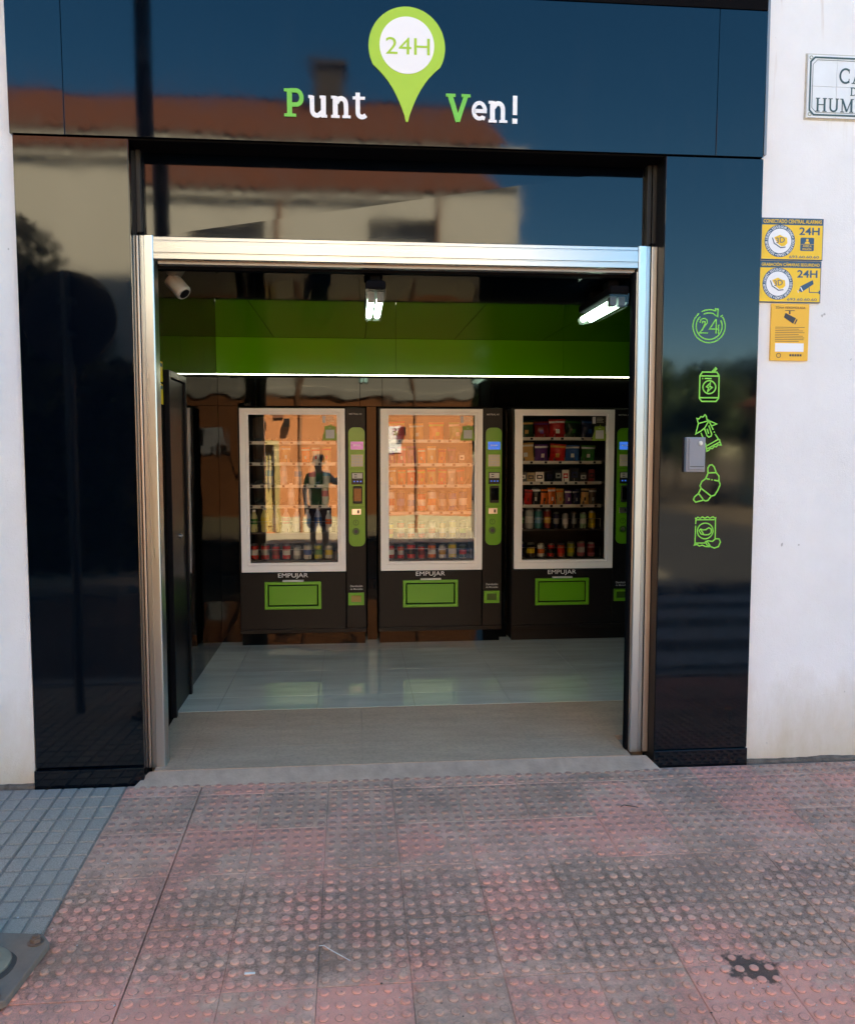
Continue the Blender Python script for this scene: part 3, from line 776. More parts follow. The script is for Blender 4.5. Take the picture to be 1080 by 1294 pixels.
def glyph(mb, ch, x, z, h, y, sx=1.0, t=.002, dy=.0003):
    wd, st = GL[ch]
    for i, (p, w_) in enumerate(st):
        mb.stroke([(x + a * h * sx, z + b * h) for a, b in p], w_ * h, y, t + i * dy)
    return wd * h * sx
BL = 3.1655; CH = .127
def px(p): return .084 + (p - 465) * .003795
for ch, p0, p1, m in (('P', 360.0, 387, M_leafgreen), ('u', 389.5, 415.5, M_white), ('n', 417.5, 444.5, M_white), ('t', 444.5, 462.5, M_white),
                      ('V', 562.5, 593, M_leafgreen), ('e', 593.5, 614.5, M_white), ('n', 615, 642, M_white), ('!', 645.5, 654.5, M_white)):
    mb = MB(); x0 = px(p0); x1 = px(p1); wd = GL[ch][0] * CH
    glyph(mb, ch, x0, BL + (p0 - 360) * .00002, CH, YF, (x1 - x0) / wd if ch not in '!' else 1.0, .004)
    lean(mb.build("letter", m, sg))

# ---- green icon stickers on the right pillar
YP = -.0242
KX, KZ = .00408, .00397
def icon(cx, cz, pcx, pcy, strokes, label, w_=.0068):
    mb = MB()
    for i, (p, closed) in enumerate(strokes):
        mb.stroke([(cx + (a - pcx) * KX, cz - (b - pcy) * KZ) for a, b in p], w_, YP, .0008 + .00012 * i, closed)
    return tag(mb.build("icon_sticker", M_icon), label, "sticker", "green icons on the right pillar")
def z8(*p): return [(850 + a / 4.05, 380 + b / 4.044) for a, b in p]
def z6(*p): return [(840 + a / 7.61, 530 + b / 7.61) for a, b in p]
def cir(cx, cy, r, n=28): return [(cx + r * cos(2 * pi * i / n), cy + r * sin(2 * pi * i / n)) for i in range(n)]
def ca(cx, cy, r, a0, a1, n=26): return [(cx + r * cos(R(a0 + (a1 - a0) * i / n)), cy + r * sin(R(a0 + (a1 - a0) * i / n))) for i in range(n + 1)]
icon(1.787, 2.223, 893, 413, [
    (ca(893, 413, 20.6, -35, 230), False), (ca(893, 413, 16.6, -28, 226), False), (ca(893, 413, 20.6, 240, 292, 8), False), (ca(893, 413, 16.6, 243, 290, 8), False),
    ([(900.5, 390.5), (901, 394.2)], False), ([(898.5, 398), (903.5, 401), (904, 391.5), (899.5, 391)], False), ([(907, 401), (910, 399)], False),
    ([(881.5, 409)] + ca(886, 408, 4.6, 180, 370, 10) + [(881, 421.5), (891.5, 421.5)], False), ([(884.5, 409.5)] + ca(886, 409, 1.9, 180, 370, 6) + [(884, 418.5)], False),
    ([(901.5, 404), (893.5, 416.5), (904.5, 416.5)], False), ([(901.8, 404), (901.8, 422)], False), ([(905, 411), (905, 422.5)], False)],
    "green round arrow icon with the number 24 on the right pillar", .0058)
icon(1.799, 1.925, 894, 488, [
    (z8((125, 385), (137, 366), (213, 366), (225, 385), (225, 500), (212, 516), (138, 516), (125, 500)), True), (z8((128, 386), (222, 386)), False), (z8((128, 497), (222, 497)), False),
    (z8((137, 399), (142, 399)), False), (z8((150, 399), (186, 399)), False), (cir(*z8((175, 443))[0], 8.2), True),
    (z8((180, 420), (161, 441), (172, 446), (166, 467), (190, 444), (178, 439)), True), (z8((187, 364), (205, 344), (211, 350), (197, 364)), False)],
    "green drink can icon with a lightning bolt on the right pillar")
icon(1.792, 1.689, 891, 547, [
    (z8((117, 625), (110, 602), (120, 605), (130, 592), (141, 595), (151, 583), (158, 590), (162, 608), (172, 612)), False),
    (z8((118, 628), (172, 613), (152, 650), (130, 668), (105, 682)), True), (z8((172, 613), (213, 630), (186, 641), (172, 613)), False),
    (z8((133, 676), (160, 740)), False), (z8((187, 642), (196, 660)), False), (z8((200, 668), (203, 675)), False), (z8((206, 682), (224, 708)), False),
    (z8((160, 745), (226, 708)), False), (z8((163, 760), (234, 722)), False),
    (z8((160, 742), (165, 771), (176, 765), (182, 756), (194, 757), (203, 746), (214, 748), (222, 737), (239, 739), (228, 708)), False),
    (z8((150, 655), (164, 690), (174, 698), (186, 692), (188, 682), (172, 638)), False), (z8((163, 655), (172, 680)), False)],
    "green unwrapped candy bar icon beside the grey wall box", .0062)
icon(1.799, 1.43, 891, 611, [
    (z6((390, 510), (388, 462), (404, 436), (428, 431), (450, 452), (470, 505)), False), (z6((394, 512), (468, 508)), False),
    (z6((390, 515), (370, 563)), False), (z6((471, 508), (498, 540), (501, 588)), False), (z6((373, 566), (410, 574)), False), (z6((425, 577), (436, 579)), False), (z6((452, 581), (498, 592)), False),
    (z6((370, 566), (332, 594), (315, 635), (325, 660)), False), (z6((501, 592), (513, 625), (492, 680), (460, 730), (428, 738)), False), (z6((327, 662), (425, 737)), False),
    (z6((324, 664), (302, 710)), False), (z6((426, 741), (396, 780), (372, 786), (354, 777)), False), (z6((304, 714), (351, 774)), False), (z6((300, 713), (263, 744), (254, 772), (274, 797), (351, 777)), False)],
    "green croissant icon below the grey wall box on the right pillar")
icon(1.797, 1.185, 889, 671, [
    (z6((262, 938), (272, 945), (290, 931), (312, 943), (336, 929), (360, 943), (386, 929), (410, 942), (438, 929), (460, 943), (472, 936)), False),
    (z6((274, 957), (464, 957)), False), (z6((272, 946), (270, 1000)), False), (z6((269, 1015), (268, 1188)), False), (z6((464, 946), (466, 1152)), False), (z6((271, 1187), (368, 1187)), False),
    (z6((268, 1190), (262, 1207), (288, 1200), (310, 1217), (340, 1207), (368, 1221), (412, 1226)), False), (cir(*z6((365, 1068))[0], 10.2), True),
    (z6((305, 1065), (320, 1048), (345, 1058), (372, 1055), (400, 1036), (425, 1050), (425, 1085), (400, 1105), (365, 1106), (325, 1098)), True), (z6((322, 1055), (350, 1100)), False),
    (z6((370, 1172), (400, 1165), (440, 1172), (470, 1146), (505, 1147), (518, 1180), (500, 1224), (460, 1238), (420, 1222), (385, 1205)), True), (z6((387, 1172), (420, 1216)), False)],
    "green crisp packet icon, lowest sticker on the right pillar", .0060)
# ---- grey box on the right pillar
t = thing("wall_box", "small grey plastic key box on the black right pillar", "box", (1.724, -.024, 1.49))
mb = MB(); mb.box(-.052, .048, -.030, 0, 0, .176); mb.build("case", M_boxgrey, t, bevel=.004)
mb = MB(); mb.box(-.040, .044, -.0365, -.0302, .012, .170); cv = mb.build("cover", M_boxgrey, t, bevel=.003)
mb = MB(); mb.box(-.034, .038, -.0372, -.0366, .026, .030); mb.build("groove", M_ink, cv)
mb = MB(); mb.cyl((.018, -.0366, .146), (.018, -.042, .146), .012, .010, 16); mb.cyl((.018, -.042, .146), (.018, -.046, .146), .006, n=12); mb.build("lock", M_silver, cv)

# ---- yellow warning signs on the white wall
def alarm_sign(x0, z1, label, head, cam_):
    W, Hh = .327, .207; z0 = z1 - Hh; y = -.012
    t = thing("alarm_sign", label, "sign", group="yellow warning signs")
    mb = MB(); mb.box(x0, x0 + W, y, .004, z0, z1); mb.build("plate", M_navy, t)
    mb = MB(); mb.poly([(x0 + .004, z0 + .004), (x0 + W - .004, z0 + .004), (x0 + W - .004, z1 - .034), (x0 + .004, z1 - .034)], y, .0008); mb.build("field", M_yel, t)
    yy = y - .0012
    mb = MB(); put_text(mb, head, x0 + W / 2, z1 - .0165, yy, height=.019, width=W * .94, bold=.018, mi=0)
    mb.build("lettering", M_yel, t)
    cx, cz, r = x0 + .098, z0 + .093, .080
    mb = MB(); mb.poly(cir(cx, cz, r, 40), y - .0008, .0006, 0); mb.build("roundel", M_navy, t)
    mb = MB(); mb.poly(cir(cx, cz, r * .76, 36), y - .0014, .0006, 0); mb.build("roundel_centre", M_white, t)
    mb = MB(); s_ = "3DSEGURIDAD • " * 3
    s_ = "3DSEGURIDAD•3DSEGURIDAD•3DSEGURIDAD•"
    for i, ch in enumerate(s_):
        a = pi / 2 + .6 - 2 * pi * i / len(s_)
        put_text(mb, ch, cx + r * .88 * cos(a), cz + r * .88 * sin(a), y - .0017, height=.0125 if ch != '•' else .006, bold=.02, ang=a - pi / 2)
    mb.build("ring_lettering", M_white, t)
    mb = MB()
    sh = [(-.75, .35), (-.1, .62), (.35, .42), (.72, .35), (.78, -.2), (.5, -.48), (.1, -.55), (-.35, -.25)]
    rr_ = r * .72
    mb.poly([(cx + a * rr_ * .8 + .004, cz + b * rr_ * .85) for a, b in sh], y - .0020, .0006); mb.build("shield", M_yel, t)
    mb = MB(); mb.stroke([(cx - .040, cz + .015), (cx - .030, cz - .012), (cx + .004, cz - .033), (cx + .030, cz - .030)], .005, y - .0026, .0006); put_text(mb, "3D", cx + .002, cz + .004, y - .0034, height=.028, bold=.004, ang=.12); mb.build("shield_lettering", M_navy, t)
    mb = MB(); put_text(mb, "24H", x0 + W * .775, z1 - .063, yy, height=.038, width=.108, bold=.022)
    put_text(mb, "693.60.60.60", x0 + W * .70, z0 + .016, yy, height=.0135, width=.158, bold=.012)
    if not cam_:
        mb.poly(rrect(x0 + .207, x0 + .279, z0 + .046, z0 + .112, .006), y - .0008, .0006)
    else:
        c0, c1 = x0 + .203, x0 + .287
        mb.poly([(c0 + .008, z0 + .060), (c0 + .016, z0 + .082), (c1 - .004, z0 + .114), (c1 - .001, z0 + .102), (c1 + .001, z0 + .094), (c0 + .022, z0 + .052)], y - .0008, .0008)
        mb.stroke([(c0 + .062, z0 + .078), (c0 + .064, z0 + .052), (x0 + W - .006, z0 + .052)], .004, y - .0008, .0008); mb.stroke([(x0 + W - .007, z0 + .044), (x0 + W - .007, z0 + .062)], .006, y - .0008, .0011)
    mb.build("lettering", M_navy, t)
    mb = MB()
    if not cam_:
        hx, hz = x0 + .243, z0 + .100
        mb.poly(cir(hx, hz, .007, 14), y - .0014, .0006); mb.poly([(hx - .014, hz - .018), (hx + .014, hz - .018), (hx + .009, hz - .008), (hx - .009, hz - .008)], y - .0014, .0006)
        put_text(mb, "AVISO A", hx, z0 + .070, y - .0022, height=.010, width=.046, bold=.02); put_text(mb, "POLICÍA", hx, z0 + .056, y - .0022, height=.0115, width=.048, bold=.02)
        mb.stroke([(x0 + .208, z0 + .079), (x0 + .278, z0 + .079)], .0012, y - .0014, .0004)
        mb.build("pictogram", M_yel, t)
    else:
        c0 = x0 + .203
        mb.stroke([(c0 + .016, z0 + .078), (c0 + .028, z0 + .058)], .005, y - .0017, .0004); mb.stroke([(c0 + .002, z0 + .062), (c0 + .006, z0 + .050)], .003, y - .0008, .0007)
        mb.build("pictogram", M_white, t)
alarm_sign(2.052, 2.768, "upper yellow alarm sign reading CONECTADO CENTRAL ALARMAS on the white wall", "CONECTADO CENTRAL ALARMAS", False)
alarm_sign(2.048, 2.556, "yellow alarm sign with blue camera reading GRABACIÓN CÁMARAS SEGURIDAD", "GRABACIÓN CÁMARAS SEGURIDAD", True)
t = thing("surveillance_notice", "small amber ZONA VIDEOVIGILADA notice with white box under the alarm signs", "sign")
x0, x1, z0, z1, y = 2.119, 2.319, 2.057, 2.343, -.011
mb = MB(); mb.box(x0, x1, y, .004, z0, z1); mb.build("plate", M_yel2, t)
mb = MB(); yy = y - .0012; cx = (x0 + x1) / 2
put_text(mb, "ZONA VIDEOVIGILADA", cx, z1 - .020, yy, height=.011, width=.158, bold=.008)
mb.stroke([(cx - .028, z1 - .034), (cx + .022, z1 - .034)], .003, y - .0003, .0008); mb.stroke([(cx - .004, z1 - .034), (cx - .004, z1 - .052)], .008, y - .0002, .0008)
mb.poly([(cx - .034, z1 - .068), (cx - .026, z1 - .046), (cx + .030, z1 - .072), (cx + .016, z1 - .100)], y - .0004, .001)
mb.stroke([(cx + .024, z1 - .102), (cx + .036, z1 - .078)], .006, y - .0004, .001)
for i in range(9): mb.stroke([(x0 + .022, z1 - .118 - i * .0088), (x1 - .022 - (.03 if i in (1, 4, 8) else .004 * (i % 3)), z1 - .118 - i * .0088)], .0022, y - .0003, .0007)
for i in range(5): mb.box(cx + .002 + i * .0135, cx + .012 + i * .0135, y - .0009, y - .0002, z0 + .022, z0 + .033)
mb.stroke(cir(x0 + .044, z0 + .026, .011, 16), .003, y - .0003, .0007, True)
mb.build("lettering", M_ink, t)
mb = MB(); mb.box(x0 + .024, x1 - .024, y - .0008, y - .0001, z0 + .045, z0 + .088); mb.build("blank_box", M_white, t)

# ---- tiled street name sign
t = thing("street_name_sign", "white ceramic tile street sign with dark green serif lettering", "sign")
SX, SZ, TS = 2.268, 3.262, .1525
bdx = MB(); bdx.box(SX - .008, SX + 5 * TS + .008, -.004, .003, SZ - .008, SZ + 2 * TS + .008); bdx.build("mortar_bed", pm("aged mortar", (.52, .50, .44), .9, var=(.38, .36, .31), vscale=25), t)
tm = MB(); tm.box(.0008, TS - .0008, -.014, -.004, .0008, TS - .0008); tme = tm.mesh("tile", M_cer)
for i in range(5):
    for j in range(2): link("tile", tme, t, (SX + i * TS, random.uniform(-.0006, .0004), SZ + j * TS))
y = -.0155; L, Rr_, B, T_ = SX + .014, SX + 5 * TS - .014, SZ + .014, SZ + 2 * TS - .014; c = .022
mb = MB()
def br(o_): return [(L + c + o_, B + o_), (Rr_ - c - o_, B + o_), (Rr_ - o_, B + c + o_), (Rr_ - o_, T_ - c - o_), (Rr_ - c - o_, T_ - o_), (L + c + o_, T_ - o_), (L + o_, T_ - c - o_), (L + o_, B + c + o_)]
mb.stroke(br(0), .0085, y, .0006, True); mb.stroke(br(.012), .0022, y, .0006, True); mb.build("border", M_inkgreen, t)
for a in (L + .002, Rr_ - .002):
    for b2 in (B + .002, T_ - .002): mb = MB(); mb.stroke(cir(a, b2, .008, 14), .0035, y, .0006, True); mb.build("rosette", pm("olive glaze", lin(140, 142, 118), .3), t)
def line(word, xs, z, h, sx):
    x = xs
    for ch in word:
        if ch == ' ': x += .32 * h; continue
        mb = MB(); wd = glyph(mb, ch, x, z, h, y, sx, .0006, .00015); mb.build("letter", M_inkgreen, t); x += wd + .05 * h
    return x
line("CALLE", 2.432, 3.432, .073, 1.10)
line("DE LA", 2.492, 3.374, .040, 1.12)
line("HUMILDAD", 2.312, 3.292, .066, 1.02)

# ================================================================== VENDING MACHINES
MY = 2.55
SHELF_Z = {0: [1.669, 1.499, 1.321, 1.156, .938, .712], 1: [1.683, 1.491, 1.317, 1.097, .876, .707], 2: [1.704, 1.509, 1.339, 1.149, .945, .707]}
WHERE = ["left", "middle", "right"]
def machine(idx, X):
    wh = WHERE[idx]
    t = thing("vending_machine", {0: "left vending machine, its glass reflecting the orange street wall and a person, violet display",
                                 1: "middle vending machine with tall blue cans at the right end of its shelves",
                                 2: "right vending machine with crisps bags showing, partly hidden by the right jamb"}[idx], "vending machine", (X, MY, FZ), 0, "three vending machines in a row")
    z = lambda a: a - FZ
    P_ = lambda mb, name, m, par=t, bev=0: mb.build(name, m, par, bevel=bev)
    Wd = 1.005
    cab = MB()
    cab.box(0, .02, .0, .85, z(.13), z(1.94)); cab.box(Wd - .16, Wd, .004, .85, z(.13), z(1.94))
    cab.box(.0205, Wd - .1605, .02, .85, z(1.885), z(1.9395)); cab.box(.0205, Wd - .1605, .022, .85, z(.1305), z(.62)); cab.box(.0205, Wd - .1605, .80, .849, z(.6205), z(1.8845))
    P_(cab, "cabinet", M_mach, t, .003)
    mb = MB(); mb.box(.005, Wd - .165, -.012, .018, z(.165), z(.622)); P_(mb, "lower_door", M_mach, t, .004)
    mb = MB(); mb.box(Wd - .1595, Wd, -.010, .003, z(.165), z(1.938)); colm = P_(mb, "control_column", M_mach, t, .004)
    mb = MB(); mb.box(.0, Wd, -.010, .02, z(.132), z(.1635)); P_(mb, "bottom_trim", M_mach, t, .002)
    mb = MB(); mb.box(.01, Wd - .01, .03, .05, 0, z(.1295)); mb.box(.01, .04, .05, .8, 0, z(.1295)); mb.box(Wd - .04, Wd - .01, .05, .8, 0, z(.1295)); P_(mb, "kick_plate", M_blackin if idx != 2 else M_mach)
    mb = MB(); mb.box(.0205, Wd - .1605, .79, .799, z(.62), z(1.885)); mb.box(.0203, .026, .03, .79, z(.62), z(1.885)); mb.box(Wd - .1665, Wd - .1608, .03, .79, z(.62), z(1.885)); P_(mb, "liner", M_liner)
    # pale frame with a stepped inner lip
    fr = MB(); a, b2, c_, d_ = .018, .842, z(.63), z(1.93)
    ia, ib, ic, id_ = .086, .778, z(.703), z(1.880)
    o1 = [(a, c_), (b2, c_), (b2, d_), (a, d_)]; i1 = [(ia - .02, ic - .02), (ib + .02, ic - .02), (ib + .02, id_ + .02), (ia - .02, id_ + .02)]
    i2 = [(ia, ic), (ib, ic), (ib, id_), (ia, id_)]
    fr.ring(o1, i1, .02, .042); fr.ring([(p[0], p[1]) for p in i1], i2, .02, .030)
    P_(fr, "window_frame", M_framealu, t, .003)
    mb = MB(); mb.add([(ia - .005, .004, ic - .005), (ib + .005, .004, ic - .005), (ib + .005, .004, id_ + .005), (ia - .005, .004, id_ + .005)], [(0, 1, 2, 3)]); P_(mb, "window_glass", M_glass)
    # sticker on the glass
    mb = MB(); mb.box(.655, ib, .0052, .0058, z(1.80), id_); st = P_(mb, "glass_sticker", pm("dark sticker", lin(50, 48, 40), .5))
    mb = MB(); mb.poly([(.662, z(1.678)), (.786, z(1.678)), (.780, z(1.72)), (.768, z(1.755)), (.768, z(1.792)), (.735, z(1.796)), (.728, z(1.812)), (.720, z(1.796)), (.680, z(1.792)), (.680, z(1.755)), (.668, z(1.72))], .0030, .0006)
    P_(mb, "sticker_tag", pm("olive green sticker", lin(120, 150, 50), .5), st)
    mb = MB(); mb.box(.690, .758, .0010, .0020, z(1.695), z(1.763)); P_(mb, "tag_square", pm("pale label", (.5, .5, .52), .5), st)
    mb = MB(); mb.box(.664, .690, .0036, .0046, z(1.818), z(1.872)); P_(mb, "sticker_label", pm("pale label", (.5, .5, .52), .5), st)
    mb = MB()
    for k in range(4): mb.box(.698, .755 - .008 * (k % 2), .0036, .0046, z(1.828 + k * .011), z(1.832 + k * .011))
    put_text(mb, "24H", .724, z(1.778), .0018, height=.010, bold=.01); P_(mb, "sticker_lettering", pm("pale print", (.45, .45, .38), .5), st)
    # control column
    gp = MB(); gp.poly(rrect(.868, .998, z(.831), z(1.782), .045, 6), -.0102, .008); gpo = P_(gp, "control_panel", M_mgreen2, colm)
    y0 = -.0184
    mb = MB(); mb.box(.886, .986, y0 - .002, y0 + .002, z(1.606), z(1.669)); P_(mb, "display", M_screenv if idx == 0 else M_screenb, gpo)
    mb = MB(); put_text(mb, "......", .936, z(1.636), y0 - .0024, width=.06, height=.004, bold=.02); mb.stroke([(.905, z(1.642)), (.965, z(1.642))], .004, y0 - .002, .0006); P_(mb, "display_print", M_white, gpo)
    mb = MB(); mb.box(.888, .984, y0 - .0015, y0 + .002, z(1.470), z(1.566), 1)
    for i in range(4):
        for j in range(4): mb.box(.892 + i * .0228, .911 + i * .0228, y0 - .006, y0 - .0015, z(1.474 + j * .0228), z(1.492 + j * .0228), 0)
    P_(mb, "keypad", [M_key, pm("keypad plate", lin(200, 190, 150) if idx == 0 else (.2, .2, .2), .4)], gpo)
    mb = MB(); mb.stroke([(.870, z(1.452)), (.996, z(1.452))], .0025, y0 + .002, .0024); mb.stroke([(.870, z(1.148)), (.996, z(1.148))], .0025, y0 + .002, .0024); P_(mb, "seam", pm("dark green groove", lin(40, 80, 15), .5), gpo)
    mb = MB(); mb.box(.891, .984, y0 - .004, y0 + .002, z(1.328), z(1.424)); sl_ = P_(mb, "payment_module", M_matblack, gpo, .002)
    mb = MB(); mb.box(.897, .978, y0 - .0055, y0 - .0042, z(1.376), z(1.418)); P_(mb, "module_label", pm("module label", (.5, .5, .48), .4), sl_)
    mb = MB(); mb.box(.912, .935, y0 - .0064, y0 - .0057, z(1.384), z(1.391)); mb.box(.912, .935, y0 - .0064, y0 - .0057, z(1.402), z(1.409)); P_(mb, "module_slots", M_ink, sl_)
    mb = MB()
    for k in range(3): mb.cyl((.913 + k * .026, y0 - .004, z(1.352)), (.913 + k * .026, y0 - .006, z(1.352)), .006, n=10)
    P_(mb, "module_buttons", M_screenb, sl_)
    mb = MB(); mb.box(.902, .975, y0 - .022, y0 + .002, z(1.176), z(1.314)); cr = P_(mb, "card_reader", M_matblack, gpo, .006)
    mb = MB(); mb.box(.909, .968, y0 - .0236, y0 - .0224, z(1.196), z(1.296)); P_(mb, "reader_screen", M_black, cr)
    mb = MB(); mb.box(.892, .965, y0 - .004, y0 + .002, z(1.086), z(1.132)); cs = P_(mb, "coin_slot", M_silver, gpo, .002)
    mb = MB(); mb.box(.935, .951, y0 - .006, y0 - .0042, z(1.096), z(1.122)); P_(mb, "slot_opening", M_ink, cs)
    mb = MB(); mb.stroke(cir(.924, z(1.022), .021, 20), .004, y0 + .002, .0026, True); mb.stroke([(.924, z(1.034)), (.924, z(1.018))], .005, y0 + .002, .0028); mb.stroke([(.924, z(1.012)), (.924, z(1.008))], .005, y0 + .002, .0028); P_(mb, "coin_return_button", pm("dark green print", lin(40, 85, 20), .5), gpo)
    mb = MB(); mb.cyl((.924, y0 + .002, z(.952)), (.924, y0 - .006, z(.952)), .030, n=20); lk = P_(mb, "lock_disc", pm("dark green knob", lin(50, 100, 25), .4), gpo)
    mb = MB(); mb.cyl((.924, y0 - .006, z(.952)), (.924, y0 - .010, z(.952)), .016, n=16); P_(mb, "lock", M_silver if idx == 2 else M_ink, lk)
    mb = MB(); put_text(mb, "MISTRAL H1", .925, z(1.888), -.0108, height=.013, width=.098, bold=.01); P_(mb, "maker_lettering", pm("grey white print", (.5, .5, .5), .5), colm)
    mb = MB(); put_text(mb, "Devolución", .925, z(.508), -.0108, height=.017, width=.098, bold=.015); put_text(mb, "de Monedas", .925, z(.484), -.0108, height=.013, width=.100, bold=.015); P_(mb, "column_lettering", pm("grey white print", (.5, .5, .5), .5), colm)
    mb = MB(); mb.ring([(.859, z(.354)), (.986, z(.354)), (.986, z(.455)), (.859, z(.455))], [(.882, z(.378)), (.963, z(.378)), (.963, z(.432)), (.882, z(.432))], -.0102, .014); rc = P_(mb, "change_return", M_mgreen, colm, .002)
    mb = MB(); mb.box(.8825, .9625, -.013, -.0102, z(.3785), z(.4315)); P_(mb, "return_flap", pm("olive flap", lin(60, 90, 30), .25) if idx else pm("brass flap", lin(150, 130, 70), .25), rc)
    # delivery flap
    fx0, fx1, fz0, fz1 = .196, .644, z(.330), z(.552)
    rect = lambda e: [(fx0 + e, fz0 + e), (fx1 - e, fz0 + e), (fx1 - e, fz1 - e), (fx0 + e, fz1 - e)]
    mb = MB(); mb.ring(rect(0), rect(.024), -.0122, .020); fl_ = P_(mb, "delivery_frame", M_mgreen, t, .003)
    mb = MB(); mb.ring(rect(.0245), rect(.034), -.0122, .004); P_(mb, "flap_gap", M_dark, fl_)
    mb = MB(); mb.box(fx0 + .034, fx1 - .034, -.024, -.0124, fz0 + .034, fz1 - .034); P_(mb, "delivery_flap", M_mgreen2, fl_, .002)
    mb = MB(); mb.box(.338, .505, -.034, -.0125, z(.5525), z(.566)); P_(mb, "flap_handle", pm("pale handle", (.62, .62, .6), .3), fl_, .002)
    mb = MB(); put_text(mb, "EMPUJAR", .421, z(.597), -.0126, height=.046, width=.236, bold=.0); P_(mb, "door_lettering", M_white)
    # shelves
    for k, sz in enumerate(SHELF_Z[idx]):
        mb = MB(); mb.box(.034, .80, .082, .60, z(sz) - .012, z(sz)); 
        nb = 9
        for q in range(nb + 1): xx = .038 + q * (.757 / nb); mb.box(xx - .0015, xx + .0015, .09, .59, z(sz) + .0002, z(sz) + .03)
        s_ = mb.build("shelf", M_shelf, t)
        if k < 4 or idx == 1:
            mb = MB(); mb.box(.038, .765, .072, .0815, z(sz) - .022, z(sz) + .004); st_ = P_(mb, "price_strip", M_strip if k < 4 else M_shelf, s_)
            mb = MB(); rq = random.Random(idx * 10 + k); xx = .08
            while xx < .74: mb.box(xx, xx + .022, .0705, .0718, z(sz) - .018, z(sz) + .0); xx += rq.choice((.085, .085, .17, .12))
            P_(mb, "price_tags", M_ink, s_)
        if k >= 4:
            mb = MB(); mb.tube([(.04, .078, z(sz) + .088), (.40, .076, z(sz) + .088), (.762, .078, z(sz) + .088), (.765, .1, z(sz) + .088)], .0022, 6); mb.tube([(.764, .08, z(sz) + .088), (.764, .08, z(sz))], .0022, 6); P_(mb, "front_rail", M_silver, s_)
    return t
MX = [-.905, .198, 1.284]
for i, X in enumerate(MX): machine(i, X)

# ---- goods
def cmat(c): return pm("print %d %d %d" % c, lin(*c), .35)
def can(c1, c2, r=.033, h=.125):
    mb = MB(); mb.lathe([(0, 0), (r * .75, 0), (r, .008), (r, h * .30), (r, h * .62), (r, h - .014), (r * .80, h - .002), (r * .80, h), (r * .74, h - .004), (0, h - .004)], 14, mis=[2, 2, 0, 1, 0, 2, 2, 2, 2])
    return mb, [cmat(c1), cmat(c2), M_silver]
def bottle(c1, c2, r=.032, h=.22):
    mb = MB(); mb.lathe([(0, 0), (r * .8, 0), (r, .010), (r * .94, h * .25), (r, h * .36), (r, h * .60), (r * .9, h * .70), (r * .42, h * .88), (r * .42, h * .90), (r * .45, h * .90), (r * .45, h), (0, h)], 14, mis=[0, 0, 0, 0, 1, 0, 0, 0, 2, 2, 2])
    return mb, [cmat(c1), cmat(c2), M_white]
def bag(c1, c2, w_=.12, h=.16, d=.05, seed=0):
    mb = MB(); nx, nz = 8, 9; rq = random.Random(seed)
    for side in (-1, 1):
        vs = []
        for j in range(nz + 1):
            for i in range(nx + 1):
                u, v = i / nx, j / nz
                bul = (sin(pi * u) ** .6) * (sin(pi * min(1, max(0, (v - .06) / .86))) ** .55) * d / 2
                bul *= 1 + rq.uniform(-.12, .12)
                cr_ = .003 * sin(u * 40) if j in (0, nz) else 0
                pinch = 1 - .10 * sin(pi * v)
                vs.append(((u - .5) * w_ * (1.06 - .10 * sin(pi * v)), side * bul + cr_, v * h))
        for j in range(nz):
            for i in range(nx):
                q_ = [j * (nx + 1) + i, j * (nx + 1) + i + 1, (j + 1) * (nx + 1) + i + 1, (j + 1) * (nx + 1) + i]
                dd = ((i + .5) / nx - .5) ** 2 * 1.6 + ((j + .5) / nz - .34) ** 2 * 2.2
                mb.add([vs[k] for k in q_], [(0, 1, 2, 3) if side < 0 else (3, 2, 1, 0)], 1 if dd < .06 or j == nz - 2 else 0, True)
    return mb, [cmat(c1), cmat(c2)]
def carton(c1, c2, w_=.07, h=.11, d=.05):
    mb = MB(); mb.box(-w_ / 2, w_ / 2, -d / 2, d / 2, 0, h, 0); mb.box(-w_ * .36, w_ * .36, -d / 2 - .0008, -d / 2 - .0001, h * .3, h * .72, 1); mb.box(-w_ * .2, w_ * .2, -d / 2 - .0016, -d / 2 - .0009, h * .42, h * .58, 0)
    return mb, [cmat(c1), cmat(c2)]
ORD = ["first", "second", "third", "fourth", "fifth", "sixth", "seventh", "eighth", "ninth", "tenth"]
SHN = ["top", "second", "third", "fourth", "fifth", "bottom"]
NAMES = {'can': ("drink_can", "drink can", "can"), 'slim': ("drink_can", "slim drink can", "can"), 'tall': ("drink_can", "tall drink can", "can"), 'bottle': ("drink_bottle", "drink bottle", "bottle"),
         'bag': ("snack_bag", "snack bag", "snack bag"), 'bar': ("snack_bar", "upright snack packet", "snack"), 'box': ("snack_box", "small snack box", "snack box")}
